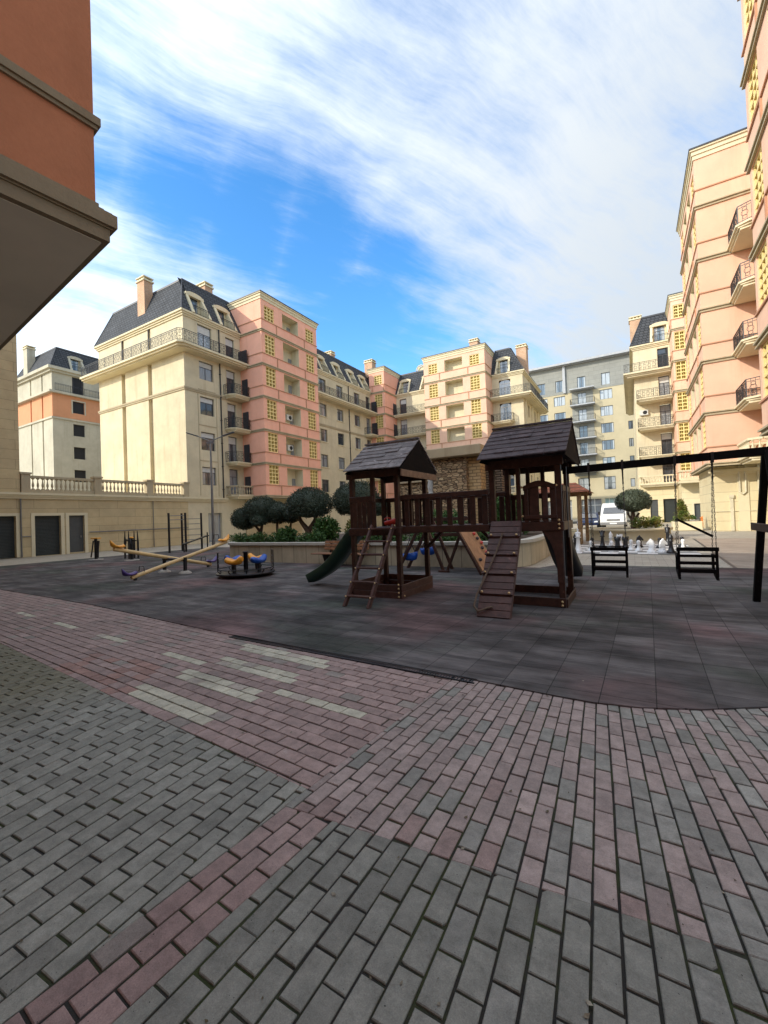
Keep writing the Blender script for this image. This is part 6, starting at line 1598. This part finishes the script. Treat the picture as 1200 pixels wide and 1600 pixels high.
# cirrus streaks: a cloud sheet at altitude, noise drawn out along the wind
wp=N.new('ShaderNodeTexNoise'); wp.inputs['Scale'].default_value=1.6; wp.inputs['Detail'].default_value=3; L.new(cb.outputs[0],wp.inputs['Vector'])
wv=N.new('ShaderNodeMix'); wv.data_type='VECTOR'; wv.inputs[0].default_value=.17; L.new(cb.outputs[0],wv.inputs[4]); L.new(wp.outputs['Color'],wv.inputs[5])
mp=N.new('ShaderNodeMapping'); mp.inputs['Rotation'].default_value=(0,0,math.radians(-64)); L.new(wv.outputs[1],mp.inputs[0])
mp2=N.new('ShaderNodeMapping'); mp2.inputs['Scale'].default_value=(.55,3.0,1); L.new(mp.outputs[0],mp2.inputs[0])
n1=N.new('ShaderNodeTexNoise'); n1.inputs['Scale'].default_value=2.0; n1.inputs['Detail'].default_value=9; n1.inputs['Roughness'].default_value=.68; L.new(mp2.outputs[0],n1.inputs['Vector'])
n2=N.new('ShaderNodeTexNoise'); n2.inputs['Scale'].default_value=3.4; n2.inputs['Detail'].default_value=10; n2.inputs['Roughness'].default_value=.58; L.new(cb.outputs[0],n2.inputs['Vector'])
# clear gap in the sheet, described by directions in the sky
gap=None
for d,wd,amp in (((-.714,.355,.603),.10,.30),((-.66,.47,.585),.13,.42),((-.60,.57,.56),.12,.5),((-.52,.67,.53),.13,.5),((-.42,.76,.49),.12,.45),((-.49,.76,.427),.16,.5),((-.387,.801,.456),.10,.35),((-.307,.58,.754),.12,.12),((-.42,.82,.36),.15,.38)):
    dp=N.new('ShaderNodeVectorMath'); dp.operation='DOT_PRODUCT'; L.new(dirv,dp.inputs[0]); v=Vector(d).normalized(); dp.inputs[1].default_value=tuple(v)
    # gaussian of angle: exp(-(1-dot)*2/w^2)
    e=math_('EXPONENT',math_('MULTIPLY',math_('SUBTRACT',dp.outputs['Value'],1.0),2/(wd*wd)))
    e=math_('MULTIPLY',e,amp); gap=e if gap is None else math_('MAXIMUM',gap,e)
cov=math_('ADD',math_('MULTIPLY',n1.outputs['Fac'],.92),math_('MULTIPLY',n2.outputs['Fac'],.47))
cov=math_('SUBTRACT',cov,gap)
veil=None      # the thin veil that whitens the sky on the far side of the gap
for d,wd,amp in (((.05,.78,.55),.42,.12),((.1,.93,.33),.40,.16),((-.93,.33,.2),.25,.08)):
    dp=N.new('ShaderNodeVectorMath'); dp.operation='DOT_PRODUCT'; L.new(dirv,dp.inputs[0]); dp.inputs[1].default_value=tuple(Vector(d).normalized())
    e=math_('MULTIPLY',math_('EXPONENT',math_('MULTIPLY',math_('SUBTRACT',dp.outputs['Value'],1.0),2/(wd*wd))),amp); veil=e if veil is None else math_('MAXIMUM',veil,e)
cov=math_('ADD',cov,veil)
mr=N.new('ShaderNodeMapRange'); mr.interpolation_type='SMOOTHSTEP'; mr.inputs[1].default_value=.30; mr.inputs[2].default_value=.93; L.new(cov,mr.inputs[0])
fac=math_('MULTIPLY',mr.outputs[0],.93)
skc=N.new('ShaderNodeHueSaturation'); skc.inputs['Saturation'].default_value=1.32; skc.inputs['Value'].default_value=1.3; L.new(sky.outputs[0],skc.inputs['Color'])
cm=N.new('ShaderNodeMix'); cm.data_type='RGBA'; L.new(fac,cm.inputs[0]); L.new(skc.outputs[0],cm.inputs[6]); 
# clouds toward the sun, out of view, brightened to keep ambient light up
sd=N.new('ShaderNodeVectorMath'); sd.operation='DOT_PRODUCT'; L.new(dirv,sd.inputs[0]); sd.inputs[1].default_value=tuple(-LD)
sb_=math_('MULTIPLY_ADD',math_('POWER',math_('MULTIPLY_ADD',sd.outputs['Value'],.5,.5),2.0),6.2,2.35)
cv=N.new('ShaderNodeVectorMath'); cv.operation='SCALE'; cv.inputs[0].default_value=(.945,1.0,1.03); L.new(sb_,cv.inputs['Scale']); L.new(cv.outputs[0],cm.inputs[7])
L.new(cm.outputs[2],bg.inputs['Color']); bg.inputs['Strength'].default_value=.15
cam=bpy.data.cameras.new('camera'); co=bpy.data.objects.new('camera',cam); COL.objects.link(co); SC.camera=co
r_=Vector((0.86221114,0.50519172,-0.03705779)); u_=Vector((0.03980649,0.00535696,0.99919305)); f_=Vector((-0.50498257,0.86299052,0.01549107))
co.matrix_world=Matrix(((r_.x,u_.x,-f_.x,0),(r_.y,u_.y,-f_.y,0),(r_.z,u_.z,-f_.z,1.6),(0,0,0,1)))
cam.sensor_fit='VERTICAL'; cam.sensor_height=24; cam.sensor_width=18; cam.lens=663.25/1600*24; cam.clip_end=3000; cam.clip_start=.05
vs=SC.view_settings; vs.view_transform='Standard'; vs.look='None'; vs.gamma=1; vs.exposure=.97
SC.render.film_transparent=False
